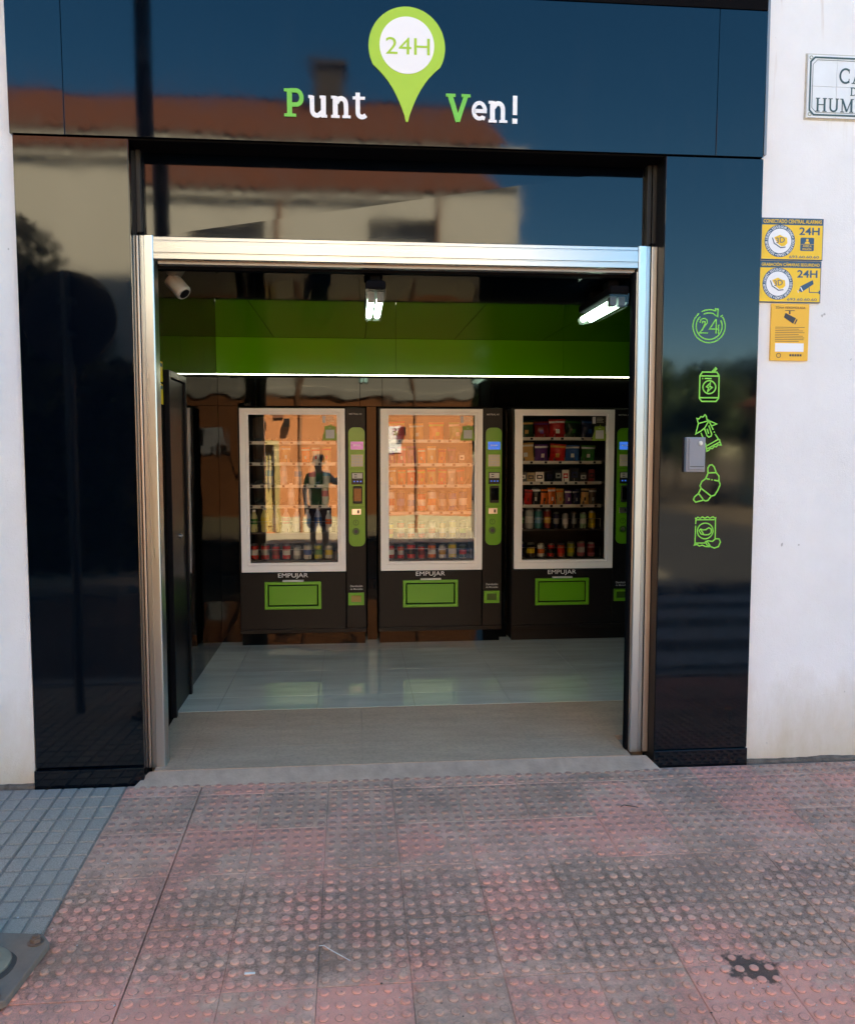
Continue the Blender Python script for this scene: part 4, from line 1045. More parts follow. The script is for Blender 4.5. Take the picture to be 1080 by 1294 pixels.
def stock(mi, k, items, x0=.075, x1=.73, extra=0):
    sz = SHELF_Z[mi][k]; n_ = len(items)
    for i, it in enumerate(items):
        if it is None: continue
        kind, c1, c2, words = it
        if kind == 'can': mb, ms = can(c1, c2)
        elif kind == 'slim': mb, ms = can(c1, c2, .028, .142)
        elif kind == 'tall': mb, ms = can(c1, c2, .034, .168)
        elif kind == 'bottle': mb, ms = bottle(c1, c2, .031, .19)
        elif kind == 'bag': mb, ms = bag(c1, c2, .125, .145 if k < 2 else .13, .06, mi * 100 + k * 10 + i)
        elif kind == 'bar': mb, ms = bag(c1, c2, .068, .135, .03, mi * 100 + k * 10 + i)
        else: mb, ms = carton(c1, c2, random.uniform(.055, .075), random.uniform(.075, .12))
        nm, wd, ct = NAMES[kind]
        x = MX[mi] + (x0 + (x1 - x0) * (i + .5) / n_)
        o = mb.build(nm, ms, None, loc=(x, MY + (.130 if kind in ('can', 'slim', 'tall', 'bottle') else .125), sz + .001))
        o.rotation_euler = (R(random.uniform(-9, 2)) if kind in ('bag', 'bar') else 0, R(random.uniform(-4, 4)) if kind in ('bag', 'bar') else 0, random.uniform(-.3, .3)); q_ = random.uniform(.9, 1.06); o.scale = (q_ * random.uniform(.95, 1.04), q_, q_)
        tag(o, "%s %s, %s from left, %s shelf of %s vending machine" % (words, wd, ORD[i], SHN[k], WHERE[mi]), ct, "goods in the %s vending machine" % WHERE[mi])
red, dred, org, tan, pur, nav, gre, dgr, blu, lblu, wht, blk, yel, sil, pink, teal, gold = (190, 35, 35), (120, 25, 30), (215, 105, 35), (190, 150, 90), (90, 45, 120), (25, 35, 80), (60, 130, 60), (25, 60, 40), (40, 90, 160), (110, 160, 200), (215, 215, 215), (25, 25, 28), (205, 185, 40), (165, 170, 172), (205, 110, 130), (40, 120, 125), (190, 150, 70)
stock(2, 0, [('bag', dgr, tan, "dark green"), ('bag', dred, pur, "dark red"), ('bag', red, wht, "red and white"), ('bag', dgr, gre, "green"), ('bag', nav, blu, "navy")])
stock(2, 1, [('bag', tan, wht, "tan"), ('bag', pur, wht, "purple"), ('bag', red, gold, "red"), ('bag', blu, wht, "blue and white"), ('bag', gre, wht, "green and white")])
stock(2, 2, [('box', (90, 90, 95), wht, "grey"), ('box', (130, 110, 70), blk, "tan"), ('box', wht, blk, "white"), ('box', blk, nav, "black"), ('box', (40, 42, 50), sil, "charcoal"), ('box', wht, red, "white and red"), ('box', blk, nav, "black and navy"), ('box', (60, 62, 68), wht, "dark grey"), ('box', dred, blk, "dark red")])
stock(2, 3, [('bar', wht, blk, "white"), ('bar', red, dred, "red"), ('bar', blk, wht, "black and white"), ('bar', org, blk, "orange and black"), ('bar', org, wht, "orange and white"), ('bar', tan, org, "tan"), ('bar', pur, wht, "purple"), ('bar', nav, sil, "navy"), ('bar', tan, blk, "tan and black"), ('bar', (90, 75, 60), sil, "brown")], .055, .745)
stock(2, 4, [('tall', blk, gre, "black and green"), ('tall', sil, wht, "silver"), ('tall', teal, lblu, "teal"), ('tall', dred, gold, "red and gold"), ('slim', nav, sil, "navy and silver"), ('slim', sil, wht, "silver and white"), ('slim', (70, 75, 80), sil, "grey and silver"), ('slim', (150, 190, 150), wht, "pale green"), ('slim', yel, (150, 140, 30), "yellow")], .06, .745)
stock(2, 5, [('can', nav, blk, "navy"), ('can', blk, yel, "black and yellow"), ('can', wht, org, "white and orange"), ('can', red, blk, "red and black"), ('can', (190, 80, 60), red, "coral"), ('can', (150, 160, 70), yel, "yellow green"), ('can', pink, wht, "pink and white"), ('can', pink, dred, "pink")], .06, .745)
stock(1, 0, [('bag', red, gold, "red"), ('bag', tan, wht, "tan"), ('bag', org, yel, "orange"), ('bag', gre, wht, "green")])
stock(1, 1, [('bar', pur, wht, "purple"), ('bar', pink, wht, "pink"), ('bar', pur, nav, "violet"), ('bar', org, wht, "orange"), ('bar', tan, wht, "tan"), ('bar', org, red, "dark orange"), ('bar', nav, pur, "navy"), ('box', blk, wht, "black and white")])
stock(1, 2, [('bar', tan, wht, "tan"), ('bar', org, tan, "orange"), ('bar', red, wht, "red and white"), ('bar', org, yel, "orange and yellow"), ('bar', tan, red, "tan and red"), ('bar', red, gold, "red"), ('bar', sil, wht, "silver"), ('bar', dred, red, "dark red")])
stock(1, 3, [('tall', wht, red, "white and red"), ('tall', nav, blu, "navy"), ('tall', wht, lblu, "white and blue"), ('tall', red, wht, "red"), ('tall', wht, org, "white and orange"), ('tall', (40, 60, 90), sil, "slate blue"), ('tall', blu, wht, "blue"), ('tall', (20, 70, 110), wht, "deep blue")], .06, .745)
stock(1, 4, [('slim', yel, org, "yellow"), ('slim', red, wht, "red"), ('slim', org, wht, "orange"), ('slim', red, sil, "red and silver"), ('slim', wht, red, "white"), ('slim', tan, wht, "tan"), ('slim', (200, 195, 150), wht, "cream"), ('slim', blk, gre, "black and green")], .06, .745)
stock(1, 5, [('can', red, wht, "red"), ('can', red, sil, "red and silver"), ('can', red, blk, "red and black"), ('can', red, dred, "plain red"), ('can', org, wht, "orange"), ('can', wht, gold, "white and gold"), ('can', yel, wht, "yellow"), ('can', dgr, red, "green and red")], .06, .745)
stock(0, 1, [None, None, ('bar', sil, wht, "silver"), ('bar', tan, wht, "tan"), None, ('bar', org, wht, "orange"), ('bar', wht, red, "white"), ('bar', tan, red, "tan and red")])
stock(0, 2, [None, ('bottle', (200, 205, 210), lblu, "clear"), ('bottle', (200, 205, 210), wht, "clear white"), ('bottle', (190, 200, 200), lblu, "pale blue"), ('bottle', (210, 200, 190), pink, "pink label"), ('bottle', (205, 205, 200), lblu, "pale")], .06, .745)
stock(0, 3, [None, None, ('bottle', (205, 200, 195), wht, "white"), ('bottle', (200, 200, 205), wht, "pale grey"), ('bottle', (210, 205, 200), pink, "pink label")], .06, .745)
stock(0, 4, [('bottle', (205, 205, 150), gre, "yellow green"), ('bottle', (205, 195, 120), yel, "yellow"), ('bottle', (205, 200, 190), wht, "cream"), ('bottle', (210, 205, 205), pink, "pale pink"), ('bottle', (200, 205, 215), wht, "clear"), ('bottle', (190, 200, 215), lblu, "clear blue"), ('bottle', (150, 160, 190), blu, "blue"), ('bottle', (200, 200, 200), org, "orange label")], .06, .745)
stock(0, 5, [('can', red, wht, "red"), ('can', red, sil, "red and silver"), ('can', red, dred, "plain red"), ('can', (200, 45, 50), wht, "bright red"), ('can', sil, wht, "silver"), ('can', (210, 210, 205), blu, "white"), ('can', (190, 190, 80), gre, "yellow green"), ('can', (200, 200, 190), yel, "cream and yellow")], .06, .745)

# ================================================================== STREET: what stands by and behind the camera
# ---- lamp post on the base plate in the left foreground
PX_, PY_ = -1.255, -1.372
zg = gz(PY_)
t = thing("lamp_post", "dark lamp post on a bolted steel base plate at the left pavement", "lamp post", (PX_, PY_, zg)); t.rotation_euler = (0, 0, R(-8))
mb = MB(); hw, ch = .182, .045
oct_ = [(-hw + ch, -hw), (hw - ch, -hw), (hw, -hw + ch), (hw, hw - ch), (hw - ch, hw), (-hw + ch, hw), (-hw, hw - ch), (-hw, -hw + ch)]
sl2 = lambda y: SL * y
vs = [(a, b, sl2(b) + .006) for a, b in oct_] + [(a, b, sl2(b) + .030) for a, b in oct_]
mb.add(vs, [tuple(range(8, 16))] + [(i, (i + 1) % 8, 8 + (i + 1) % 8, 8 + i) for i in range(8)]); mb.build("base_plate", M_gal, t, bevel=.004)
for a, b in ((-.135, -.135), (.135, -.135), (.135, .135), (-.135, .135)):
    mb = MB(); z0 = sl2(b) + .030; mb.cyl((a, b, z0), (a, b, z0 + .004), .027, n=16); mb.cyl((a, b, z0 + .004), (a, b, z0 + .018), .020, n=6, smooth=False); mb.cyl((a, b, z0 + .018), (a, b, z0 + .026), .011, n=10); mb.build("bolt", M_rust, t, bevel=.002)
mb = MB(); mb.lathe([(.128, .029), (.126, .034), (.112, .036), (.110, .031)], 32); mb.build("gasket", pm("dark rubber gasket", (.05, .045, .04), .9), t)
mb = MB(); mb.lathe([(.110, .026), (.108, .040), (.085, .048), (.062, .052)], 28); mb.build("flange", pm("worn flange", (.27, .245, .18), .75, .05, var=(.19, .17, .125), vscale=14), t)
mb = MB(); mb.cyl((0, 0, .03), (0, 0, 5.6), .060, .048, 24); mb.build("post", M_polegreen, t)
mb = MB(); mb.tube([(0, 0, 5.55), (0, -.1, 5.8), (0, -.4, 5.95), (0, -.8, 5.98)], .035, 10); mb.build("arm", M_polegreen, t)
mb = MB(); mb.box(-.12, .12, -1.35, -.75, 5.93, 6.02); mb.build("lamp_head", M_polegreen, t, bevel=.03)
# ---- round traffic sign seen from behind
t = thing("traffic_sign", "round traffic sign on a grey post, its dark back mirrored in the left pillar", "traffic sign", (-1.79, -1.42, gz(-1.42)))
mb = MB(); mb.cyl((0, 0, 0), (0, 0, 2.85), .030, n=16); mb.build("post", M_polegrey, t)
mb = MB(); mb.cyl((0, -.045, 2.56), (0, -.033, 2.56), .30, n=48); dsk = mb.build("disc", M_signback, t)
mb = MB(); mb.cyl((0, -.047, 2.56), (0, -.0452, 2.56), .292, n=48, mi=0); mb.cyl((0, -.049, 2.56), (0, -.0472, 2.56), .22, n=40, mi=1); mb.build("face", [pm("sign red", lin(190, 20, 30), .4), M_white], dsk)
mb = MB(); mb.box(-.05, .05, -.034, .034, 2.44, 2.47); mb.box(-.05, .05, -.034, .034, 2.65, 2.68); mb.build("clamp", M_polegrey, t)

# ---- building across the street
OY = -8.2; OX0, OX1 = -13.0, 2.5; EAVE = 5.66; GFZ = 2.78; OGZ = -.12
M_orange = pm("orange render", (.58, .225, .09), .85, var=(.50, .19, .075), vscale=2.5, bump=(40, .3, .01))
M_beige = pm("beige render", (.76, .73, .64), .85, var=(.72, .69, .60), vscale=1.2, bump=(30, .25, .01))
M_roof = pm("terracotta roof tile", (.25, .085, .045), .8, var=(.19, .07, .04), vscale=3)
M_win = pm("dark window pane", (.02, .025, .03), .08)
M_shut = pm("pale roller shutter", (.5, .49, .46), .6)
M_door = pm("yellow ochre door", (.44, .33, .13), .5, var=(.36, .28, .12), vscale=5)
ob = thing("opposite_house", "two storey house across the street with orange ground floor and beige upper floor", "house", (0, 0, 0))
def front(x0, x1, z0, z1, holes, m, y=OY, th=.3):
    """wall facing +y with rectangular openings"""
    xs = sorted({x0, x1} | {h[0] for h in holes} | {h[1] for h in holes}); zs = sorted({z0, z1} | {h[2] for h in holes} | {h[3] for h in holes})
    mb = MB()
    for i in range(len(xs) - 1):
        for j in range(len(zs) - 1):
            cx, cz = (xs[i] + xs[i + 1]) / 2, (zs[j] + zs[j + 1]) / 2
            if any(h[0] < cx < h[1] and h[2] < cz < h[3] for h in holes): continue
            mb.add([(xs[i], y, zs[j]), (xs[i + 1], y, zs[j]), (xs[i + 1], y, zs[j + 1]), (xs[i], y, zs[j + 1])], [(3, 2, 1, 0)])
    for a, b, c, d in holes:
        q = [(a, c), (b, c), (b, d), (a, d)]
        for k in range(4):
            p0, p1 = q[k], q[(k + 1) % 4]
            mb.add([(p0[0], y, p0[1]), (p1[0], y, p1[1]), (p1[0], y - th, p1[1]), (p0[0], y - th, p0[1])], [(3, 2, 1, 0)])
    return mb.build("wall", m, ob)
up = [(-2.35, -1.25, 3.9, 5.02), (.27, 1.30, 3.95, 5.08), (-6.3, -5.2, 3.75, 4.85), (-8.2, -7.1, 3.75, 4.85), (-11.2, -10.1, 3.75, 4.85)]
dn = [(-2.16, -1.62, OGZ + .02, 1.72), (-7.9, -6.9, OGZ + .02, 2.1), (-11, -9.8, .7, 1.9)]
front(OX0, OX1, GFZ, EAVE, up, M_beige); front(OX0, OX1, OGZ - .3, GFZ, dn, M_orange)
mb = MB(); mb.box(OX0, OX1, OY + .001, OY + .06, GFZ - .06, GFZ + .08); mb.build("string_course", M_beige, ob, bevel=.01)
mb = MB()
for a, b in ((OX0, -7.95), (-6.85, -2.2), (-1.58, OX1)): mb.box(a, b, OY + .001, OY + .025, OGZ, .22)
mb.build("plinth", pm("cream plinth", (.55, .48, .32), .85, var=(.48, .41, .28), vscale=4), ob)
for a, b, c, d in up:
    mb = MB(); mb.box(a, b, OY - .28, OY - .25, c, d); f = mb.build("window", M_win, ob)
    mb = MB()
    for k in range(int((d - c) * .62 / .05)): mb.box(a + .03, b - .03, OY - .24, OY - .225, d - .05 * (k + 1) + .004, d - .05 * k)
    mb.build("shutter", M_shut, f)
    mb = MB(); mb.box(a - .05, b + .05, OY - .2, OY + .07, c - .06, c - .001); mb.build("sill", M_conc, f)
for i, (a, b, c, d) in enumerate(dn):
    if c < .3:
        mb = MB(); mb.box(a, b, OY - .2, OY - .16, c, d); dd_ = mb.build("door", M_door, ob)
        mb = MB()
        for k in range(2): mb.box(a + .05, b - .05, OY - .159, OY - .145, c + .12 + k * .9, c + .9 + k * .75)
        mb.build("door_panels", pm("ochre door panel", (.5, .38, .15), .5), dd_)
        mb = MB()
        for k in range(7): xx = a + .05 + (b - a - .1) * k / 6; mb.cyl((xx, OY - .1, .8), (xx, OY - .1, d - .05), .012, n=6)
        mb.build("grille", M_polegrey, dd_)
        mb = MB(); mb.box(a - .10, a, OY + .001, OY + .04, c, d + .1); mb.box(b, b + .10, OY + .001, OY + .04, c, d + .1); mb.box(a, b, OY + .001, OY + .04, d, d + .1); mb.build("door_surround", M_door, dd_)
    else:
        mb = MB(); mb.box(a, b, OY - .26, OY - .22, c, d); f = mb.build("window", M_win, ob)
        mb = MB()
        for k in range(9): xx = a + (b - a) * (k + .5) / 9; mb.cyl((xx, OY - .06, c), (xx, OY - .06, d), .011, n=6)
        mb.build("grille", M_polegrey, f)
# rainwater pipe, lamps, meter boxes on the orange wall
mb = MB(); mb.cyl((-1.08, OY + .06, OGZ), (-1.08, OY + .06, EAVE - .1), .032, n=10); mb.build("rain_pipe", pm("orange brown pipe", (.30, .13, .06), .6), ob)
mb = MB(); mb.cyl((1.32, OY + .05, OGZ), (1.32, OY + .05, EAVE - .1), .026, n=10); mb.build("rain_pipe", pm("orange brown pipe", (.30, .13, .06), .6), ob)
for x, z in ((-1.83, 2.13), (-1.36, 2.18), (1.02, 2.02)):
    mb = MB(); mb.box(x - .06, x + .06, OY + .05, OY + .19, z - .11, z + .06); mb.box(x - .02, x + .02, OY + .001, OY + .05, z - .02, z + .04); mb.build("wall_lamp", M_matblack, ob, bevel=.01)
mb = MB(); mb.box(-1.62, -1.44, OY + .001, OY + .05, 2.26, 2.42); mb.build("meter_box", pm("brown box", (.22, .08, .04), .6), ob)
# side, back, gable
mb = MB(); mb.box(OX1 - .3, OX1 - .001, OY - 6.5, OY - .001, OGZ - .3, EAVE); mb.build("side_wall", M_beige, ob)
mb = MB(); mb.box(OX0, OX1, OY - 6.8, OY - 6.5, OGZ - .3, EAVE); mb.build("back_wall", M_beige, ob)
mb = MB(); mb.box(OX0, OX0 + .3, OY - 6.5, OY - .001, OGZ - .3, EAVE); mb.build("side_wall", M_beige, ob)
# tiled roof: rows of half round tiles
mb = MB(); RX0, RX1 = OX0 - .1, OX1 - .28; ridge_y, ridge_z = OY - 3.2, EAVE + 1.62; ey, ez = OY + .14, EAVE - .02
nx = int((RX1 - RX0) / .05); nrow = 10; vs = []; fs = []
for side in (0, 1):
    vs = []
    for j in range(nrow + 1):
        for st_ in (0, 1):
            tt = j / nrow
            yy = ey + (ridge_y - ey) * tt if side == 0 else (OY - 6.9) + (ridge_y - OY + 6.9) * tt
            zz = ez + (ridge_z - ez) * tt + (.05 if st_ else 0.0)
            for i in range(nx + 1):
                x = RX0 + (RX1 - RX0) * i / nx
                vs.append((x, yy, zz + .045 * abs(cos(pi * i / 4))))
    wv = nx + 1
    for r_ in range(2 * (nrow + 1) - 1):
        for i in range(nx):
            q_ = (r_ * wv + i, r_ * wv + i + 1, (r_ + 1) * wv + i + 1, (r_ + 1) * wv + i)
            fs_ = q_ if side == 1 else q_[::-1]
            mb.add([vs[k] for k in fs_], [(0, 1, 2, 3)])
ro = mb.build("roof", M_roof, ob)
mb = MB(); mb.add([(RX1, ey - .2, EAVE - .05), (RX1, OY - 6.8, EAVE - .05), (RX1, ridge_y, ridge_z - .05), (RX0, ey - .2, EAVE - .05), (RX0, OY - 6.8, EAVE - .05), (RX0, ridge_y, ridge_z - .05)], [(0, 1, 2), (5, 4, 3)]); mb.build("gable", M_beige, ob)
mb = MB(); mb.box(OX0, OX1, OY - .3, OY + .10, EAVE - .12, EAVE - .03); mb.build("eave", M_beige, ob, bevel=.02)
mb = MB(); mb.box(-.62, -.12, OY - 2.6, OY - 2.1, EAVE + .8, EAVE + 1.85); mb.box(-.68, -.06, OY - 2.66, OY - 2.04, EAVE + 1.85, EAVE + 1.93); mb.build("chimney", pm("sooty chimney", (.07, .06, .055), .9), ro)
# sale board on the orange wall
t = thing("sale_board", "white for sale board on the orange wall, mirrored in the middle machine", "sign", (0, 0, 0))
mb = MB(); mb.box(.56, 1.0, OY + .004, OY + .03, 1.55, 2.10); mb.build("board", M_white, t)
mb = MB()
def put_back(mb, body, cx, cz, height, width):
    n0 = len(mb.v); put_text(mb, body, cx, cz, OY + .032, height=height, width=width, bold=.02)
    for i in range(n0, len(mb.v)): x, y_, z_ = mb.v[i]; mb.v[i] = (2 * cx - x, y_, z_)
put_back(mb, "SE", .90, 1.98, .13, .15); mb.build("lettering", M_ink, t)
for f in mb.f: pass

# ---- pavement across the street and the opposite kerb
mb = MB(); mb.box(-60, 4.4, -8.2, -6.15, -.5, OGZ - .002); op = struct(mb.build("opposite_pavement", pm("cream paving", (.40, .35, .27), .85, var=(.33, .29, .22), vscale=3)))
mb = MB(); mb.box(11.4, 60, -8.6, -6.15, -.5, OGZ - .002); struct(mb.build("corner_pavement", M_conc))
for i in range(30):
    mb = MB(); mb.box(.003, .597, -6.30, -6.149, -.4, OGZ + .004)
    if i == 0: kme2 = mb.mesh("kerb_stone", M_conc)
    link("kerb_stone", kme2, op, (4.4 - .6 - i * .6, 0, 0))

# ---- trees
M_bark = pm("tree bark", (.09, .07, .05), .9, var=(.14, .11, .08), vscale=12)
M_leafA = pm("dark evergreen leaf", (.025, .055, .016), .5, var=(.05, .09, .025), vscale=3)
M_leafB = pm("mid green leaf", (.055, .10, .03), .5, var=(.09, .14, .045), vscale=2)
def crown_mesh(seed, lumps, nleaf, size, m):
    rr = random.Random(seed); mb = MB()
    for i in range(nleaf):
        cx, cy, cz, r = rr.choice(lumps)
        d = Vector((rr.gauss(0, 1), rr.gauss(0, 1), rr.gauss(0, 1))).normalized() * r * (rr.random() ** .45)
        p = Vector((cx, cy, cz)) + Vector((d.x, d.y, d.z * .8))
        a = Vector((rr.gauss(0, 1), rr.gauss(0, 1), rr.gauss(0, 1))).normalized(); b = a.orthogonal().normalized()
        s_ = size * rr.uniform(.6, 1.3)
        mb.add([p - a * s_, p + b * s_ * .5, p + a * s_, p - b * s_ * .5], [(0, 1, 2, 3)])
    return mb.mesh("crown", m)
def trunk_mesh(h, r, lumps, seed):
    rr = random.Random(seed); mb = MB()
    pts = [(0, 0, 0), (.03 * h * rr.uniform(-1, 1), .02 * h, h * .35), (.04 * h * rr.uniform(-1, 1), 0, h * .7)]
    mb.tube(pts, [r, r * .8, r * .6], 10)
    for (x, y, z, q) in lumps[:6]:
        mb.tube([pts[-1], ((pts[-1][0] + x) / 2, (pts[-1][1] + y) / 2, (pts[-1][2] + z) / 2 + .05), (x, y, z)], [r * .5, r * .3, r * .12], 7)
    return mb.mesh("trunk", M_bark)
def lumpset(seed, R_, Hc, n=12, h0=1.8):
    rr = random.Random(seed)
    return [(rr.uniform(-1, 1) * R_ * .65, rr.uniform(-1, 1) * R_ * .65, h0 + Hc * (.15 + .7 * rr.random()), R_ * rr.uniform(.32, .5)) for _ in range(n)]
def tree(x, y, z, sc_, kind, label, group, rz=0):
    t = thing("street_tree", label, "tree", (x, y, z), rz, group); t.scale = (sc_, sc_, sc_)
    link("trunk", kind[0], t); link("crown", kind[1], t); return t
LA = lumpset(1, 1.25, 1.7, 13, 1.55); KA = (trunk_mesh(2.0, .09, LA, 1), crown_mesh(2, LA, 7000, .07, M_leafA))
LB = lumpset(3, 2.4, 3.6, 15, 1.9); KB = (trunk_mesh(3.0, .16, LB, 3), crown_mesh(4, LB, 15000, .115, M_leafB))
LC = lumpset(5, 2.1, 4.6, 14, 1.6); KC = (trunk_mesh(3.2, .17, LC, 5), crown_mesh(6, LC, 15000, .11, M_leafA))
rr = random.Random(77); mb = MB(); mb.box(-7.4, -3.05, -7.75, -7.25, OGZ, 2.35)  # hedge added to hide the orange wall and keep its reflection dark
for i in range(9000):
    f_ = rr.random(); x = rr.uniform(-7.55, -2.95)
    if f_ < .6: p = Vector((x, -7.18 + rr.uniform(-.1, .1), rr.uniform(OGZ, 2.55)))
    elif f_ < .85: p = Vector((x, rr.uniform(-7.8, -7.15), 2.45 + rr.uniform(-.15, .25)))
    else: p = Vector((-2.98 + rr.uniform(-.1, .12), rr.uniform(-7.8, -7.15), rr.uniform(OGZ, 2.55)))
    a = Vector((rr.gauss(0, 1), rr.gauss(0, 1), rr.gauss(0, 1))).normalized(); b = a.orthogonal().normalized(); s_ = rr.uniform(.05, .09)
    mb.add([p - a * s_, p + b * s_ * .5, p + a * s_, p - b * s_ * .5], [(0, 1, 2, 3)])
tag(mb.build("hedge", M_leafA), "tall dark clipped hedge added before the opposite house to darken its mirror image", "hedge")
gA = "clipped trees along the kerb"; gB = "trees beyond the side street"
tree(-4.5, -6.75, OGZ, 1.32, KA, "dark evergreen tree before the opposite house, mirrored in the left pillar", gA)
tree(-7.9, -6.75, OGZ, 1.25, KA, "dark evergreen tree farther along the opposite kerb", gA, 2.0)
tp = [(13.0, -30, 1.0, KB, "broad green tree left of the pale house"), (17.0, -27, 1.05, KC, "tall dark tree behind the zebra crossing"), (21.5, -31, 1.15, KB, "broad green tree at the far right of the street"),
      (26, -26, 1.1, KC, "tall dark tree at the right end of the row"), (7.2, -60, 1.1, KC, "tall dark tree down the side street"), (6.8, -44, 1.0, KB, "small looking green tree far down the side street"), (31, -30, 1.2, KB, "rightmost broad green tree"), (13.5, -40, 1.2, KC, "dark tree behind the pale house"),
      (12.6, -24, .8, KB, "small broad tree left of the pale house"), (15.2, -34, 1.1, KB, "green tree behind the tall dark tree"), (19.4, -24, .9, KC, "dark tree at the right end of the pale house"), (23.5, -36, 1.2, KC, "tall tree in the second row, far right"), (28.5, -22, 1.0, KB, "broad tree near the low garden wall"), (11.0, -56, 1.3, KC, "dark tree at the end of the side street"), (13.6, -50, 1.2, KB, "broad tree behind the side street")]
for i, (x, y, s_, k, lb) in enumerate(tp): tree(x, y, -.36, s_, k, lb, gB, i * 1.3)
# spiky yucca at the corner of the orange house
t = thing("yucca", "spiky green yucca beside the corner of the orange house", "plant", (3.25, -10.2, -.3))
mb = MB(); mb.tube([(0, 0, 0), (.04, 0, .8), (0, .03, 1.55)], [.09, .075, .06], 10); mb.build("trunk", M_bark, t)
rr = random.Random(9)
for i in range(46):
    a = rr.uniform(0, 2 * pi); e = rr.uniform(-.3, 1.4); L_ = rr.uniform(.5, .8)
    d = Vector((cos(a) * cos(e), sin(a) * cos(e), sin(e))); n_ = d.cross(Vector((0, 0, 1))); n_ = n_.normalized() if n_.length > .01 else Vector((1, 0, 0))
    b0 = Vector((0, .03, 1.55)); m1_ = b0 + d * L_ * .5 + Vector((0, 0, .03)); tp_ = b0 + d * L_ - Vector((0, 0, .06))
    mb = MB(); mb.add([b0 - n_ * .015, b0 + n_ * .015, m1_ + n_ * .028, tp_, m1_ - n_ * .028, m1_ - Vector((0, 0, .012))], [(0, 1, 5), (1, 2, 5), (2, 3, 5), (3, 4, 5), (4, 0, 5)]); mb.build("leaf", pm("yucca leaf", (.09, .16, .05), .5), t)
# pale house and garden wall across the side street
t = thing("pale_house", "low cream house with arched porch across the side street", "house", (0, 0, 0))
M_cr = pm("cream render", (.66, .60, .42), .85, var=(.6, .54, .38), vscale=2)

mb = MB(); mb.box(13.5, 19, -24.0, -20.5, -.36, 3.0); mb.build("wall", M_cr, t)
mb = MB(); mb.add([(13.2, -20.2, 2.95), (19.3, -20.2, 2.95), (19.3, -24.3, 2.95), (13.2, -24.3, 2.95), (14.5, -22.2, 4.0), (18, -22.2, 4.0)], [(0, 4, 5, 1), (1, 5, 2), (2, 5, 4, 3), (3, 4, 0), (0, 1, 2, 3)]); mb.build("roof", M_roof, t)
for x in (14.6, 16.4):
    mb = MB(); mb.box(x, x + .9, -20.49, -20.45, .8, 2.1); mb.build("window", M_win, t)
mb = MB(); mb.box(17.7, 18.5, -20.49, -20.45, -.3, 1.9); mb.build("door", M_door, t)
t2 = thing("pale_barn", "cream barn with a curved roof far down the side street", "barn", (0, 0, 0))
pb = [(9.5, -.36), (11.2, -.36), (11.2, 3.6), (10.8, 3.2), (10.4, 2.65), (10.05, 2.0), (9.8, 1.35), (9.6, .6)]
mb = MB(); mb.add([(x, -40, z) for x, z in pb] + [(x, -46, z) for x, z in pb], [tuple(range(8))[::-1], tuple(range(8, 16))] + [(i, (i + 1) % 8, 8 + (i + 1) % 8, 8 + i) for i in range(8)]); mb.build("wall", M_cr, t2)
mb = MB(); mb.box(11.5, 60, -17.2, -17.0, -.36, .75); o = mb.build("garden_wall", M_conc); tag(o, "low concrete garden wall behind the crossing", "wall")

# ---- the person taking the picture
def skin(name, pts, edges, m, parent=None, sub=2, root=0):
    me = bpy.data.meshes.new(name); me.from_pydata([p[:3] for p in pts], edges, []); ob_ = bpy.data.objects.new(name, me); col.objects.link(ob_)
    md = ob_.modifiers.new("skin", 'SKIN'); md.use_smooth_shade = True
    for i, p in enumerate(pts): me.skin_vertices[0].data[i].radius = (p[3], p[4] if len(p) > 4 else p[3])
    me.skin_vertices[0].data[root].use_root = True
    s_ = ob_.modifiers.new("sub", 'SUBSURF'); s_.levels = sub; s_.render_levels = sub
    bpy.context.view_layer.update()
    dg = bpy.context.evaluated_depsgraph_get(); nm = bpy.data.meshes.new_from_object(ob_.evaluated_get(dg))
    bpy.data.objects.remove(ob_); nm.name = name; nm.materials.clear(); nm.materials.append(m)
    for p in nm.polygons: p.use_smooth = True
    return link(name, nm, parent)
M_skin = pm("skin", (.55, .34, .24), .55)
M_cloth1 = pm("green t-shirt cloth", (.07, .24, .06), .85); M_cloth2 = pm("navy shorts cloth", (.02, .035, .09), .85)
t = thing("person", "person in dark cap, green t-shirt and navy shorts photographing the shop", "person", (-.56, -4.62, ROADZ), 0)
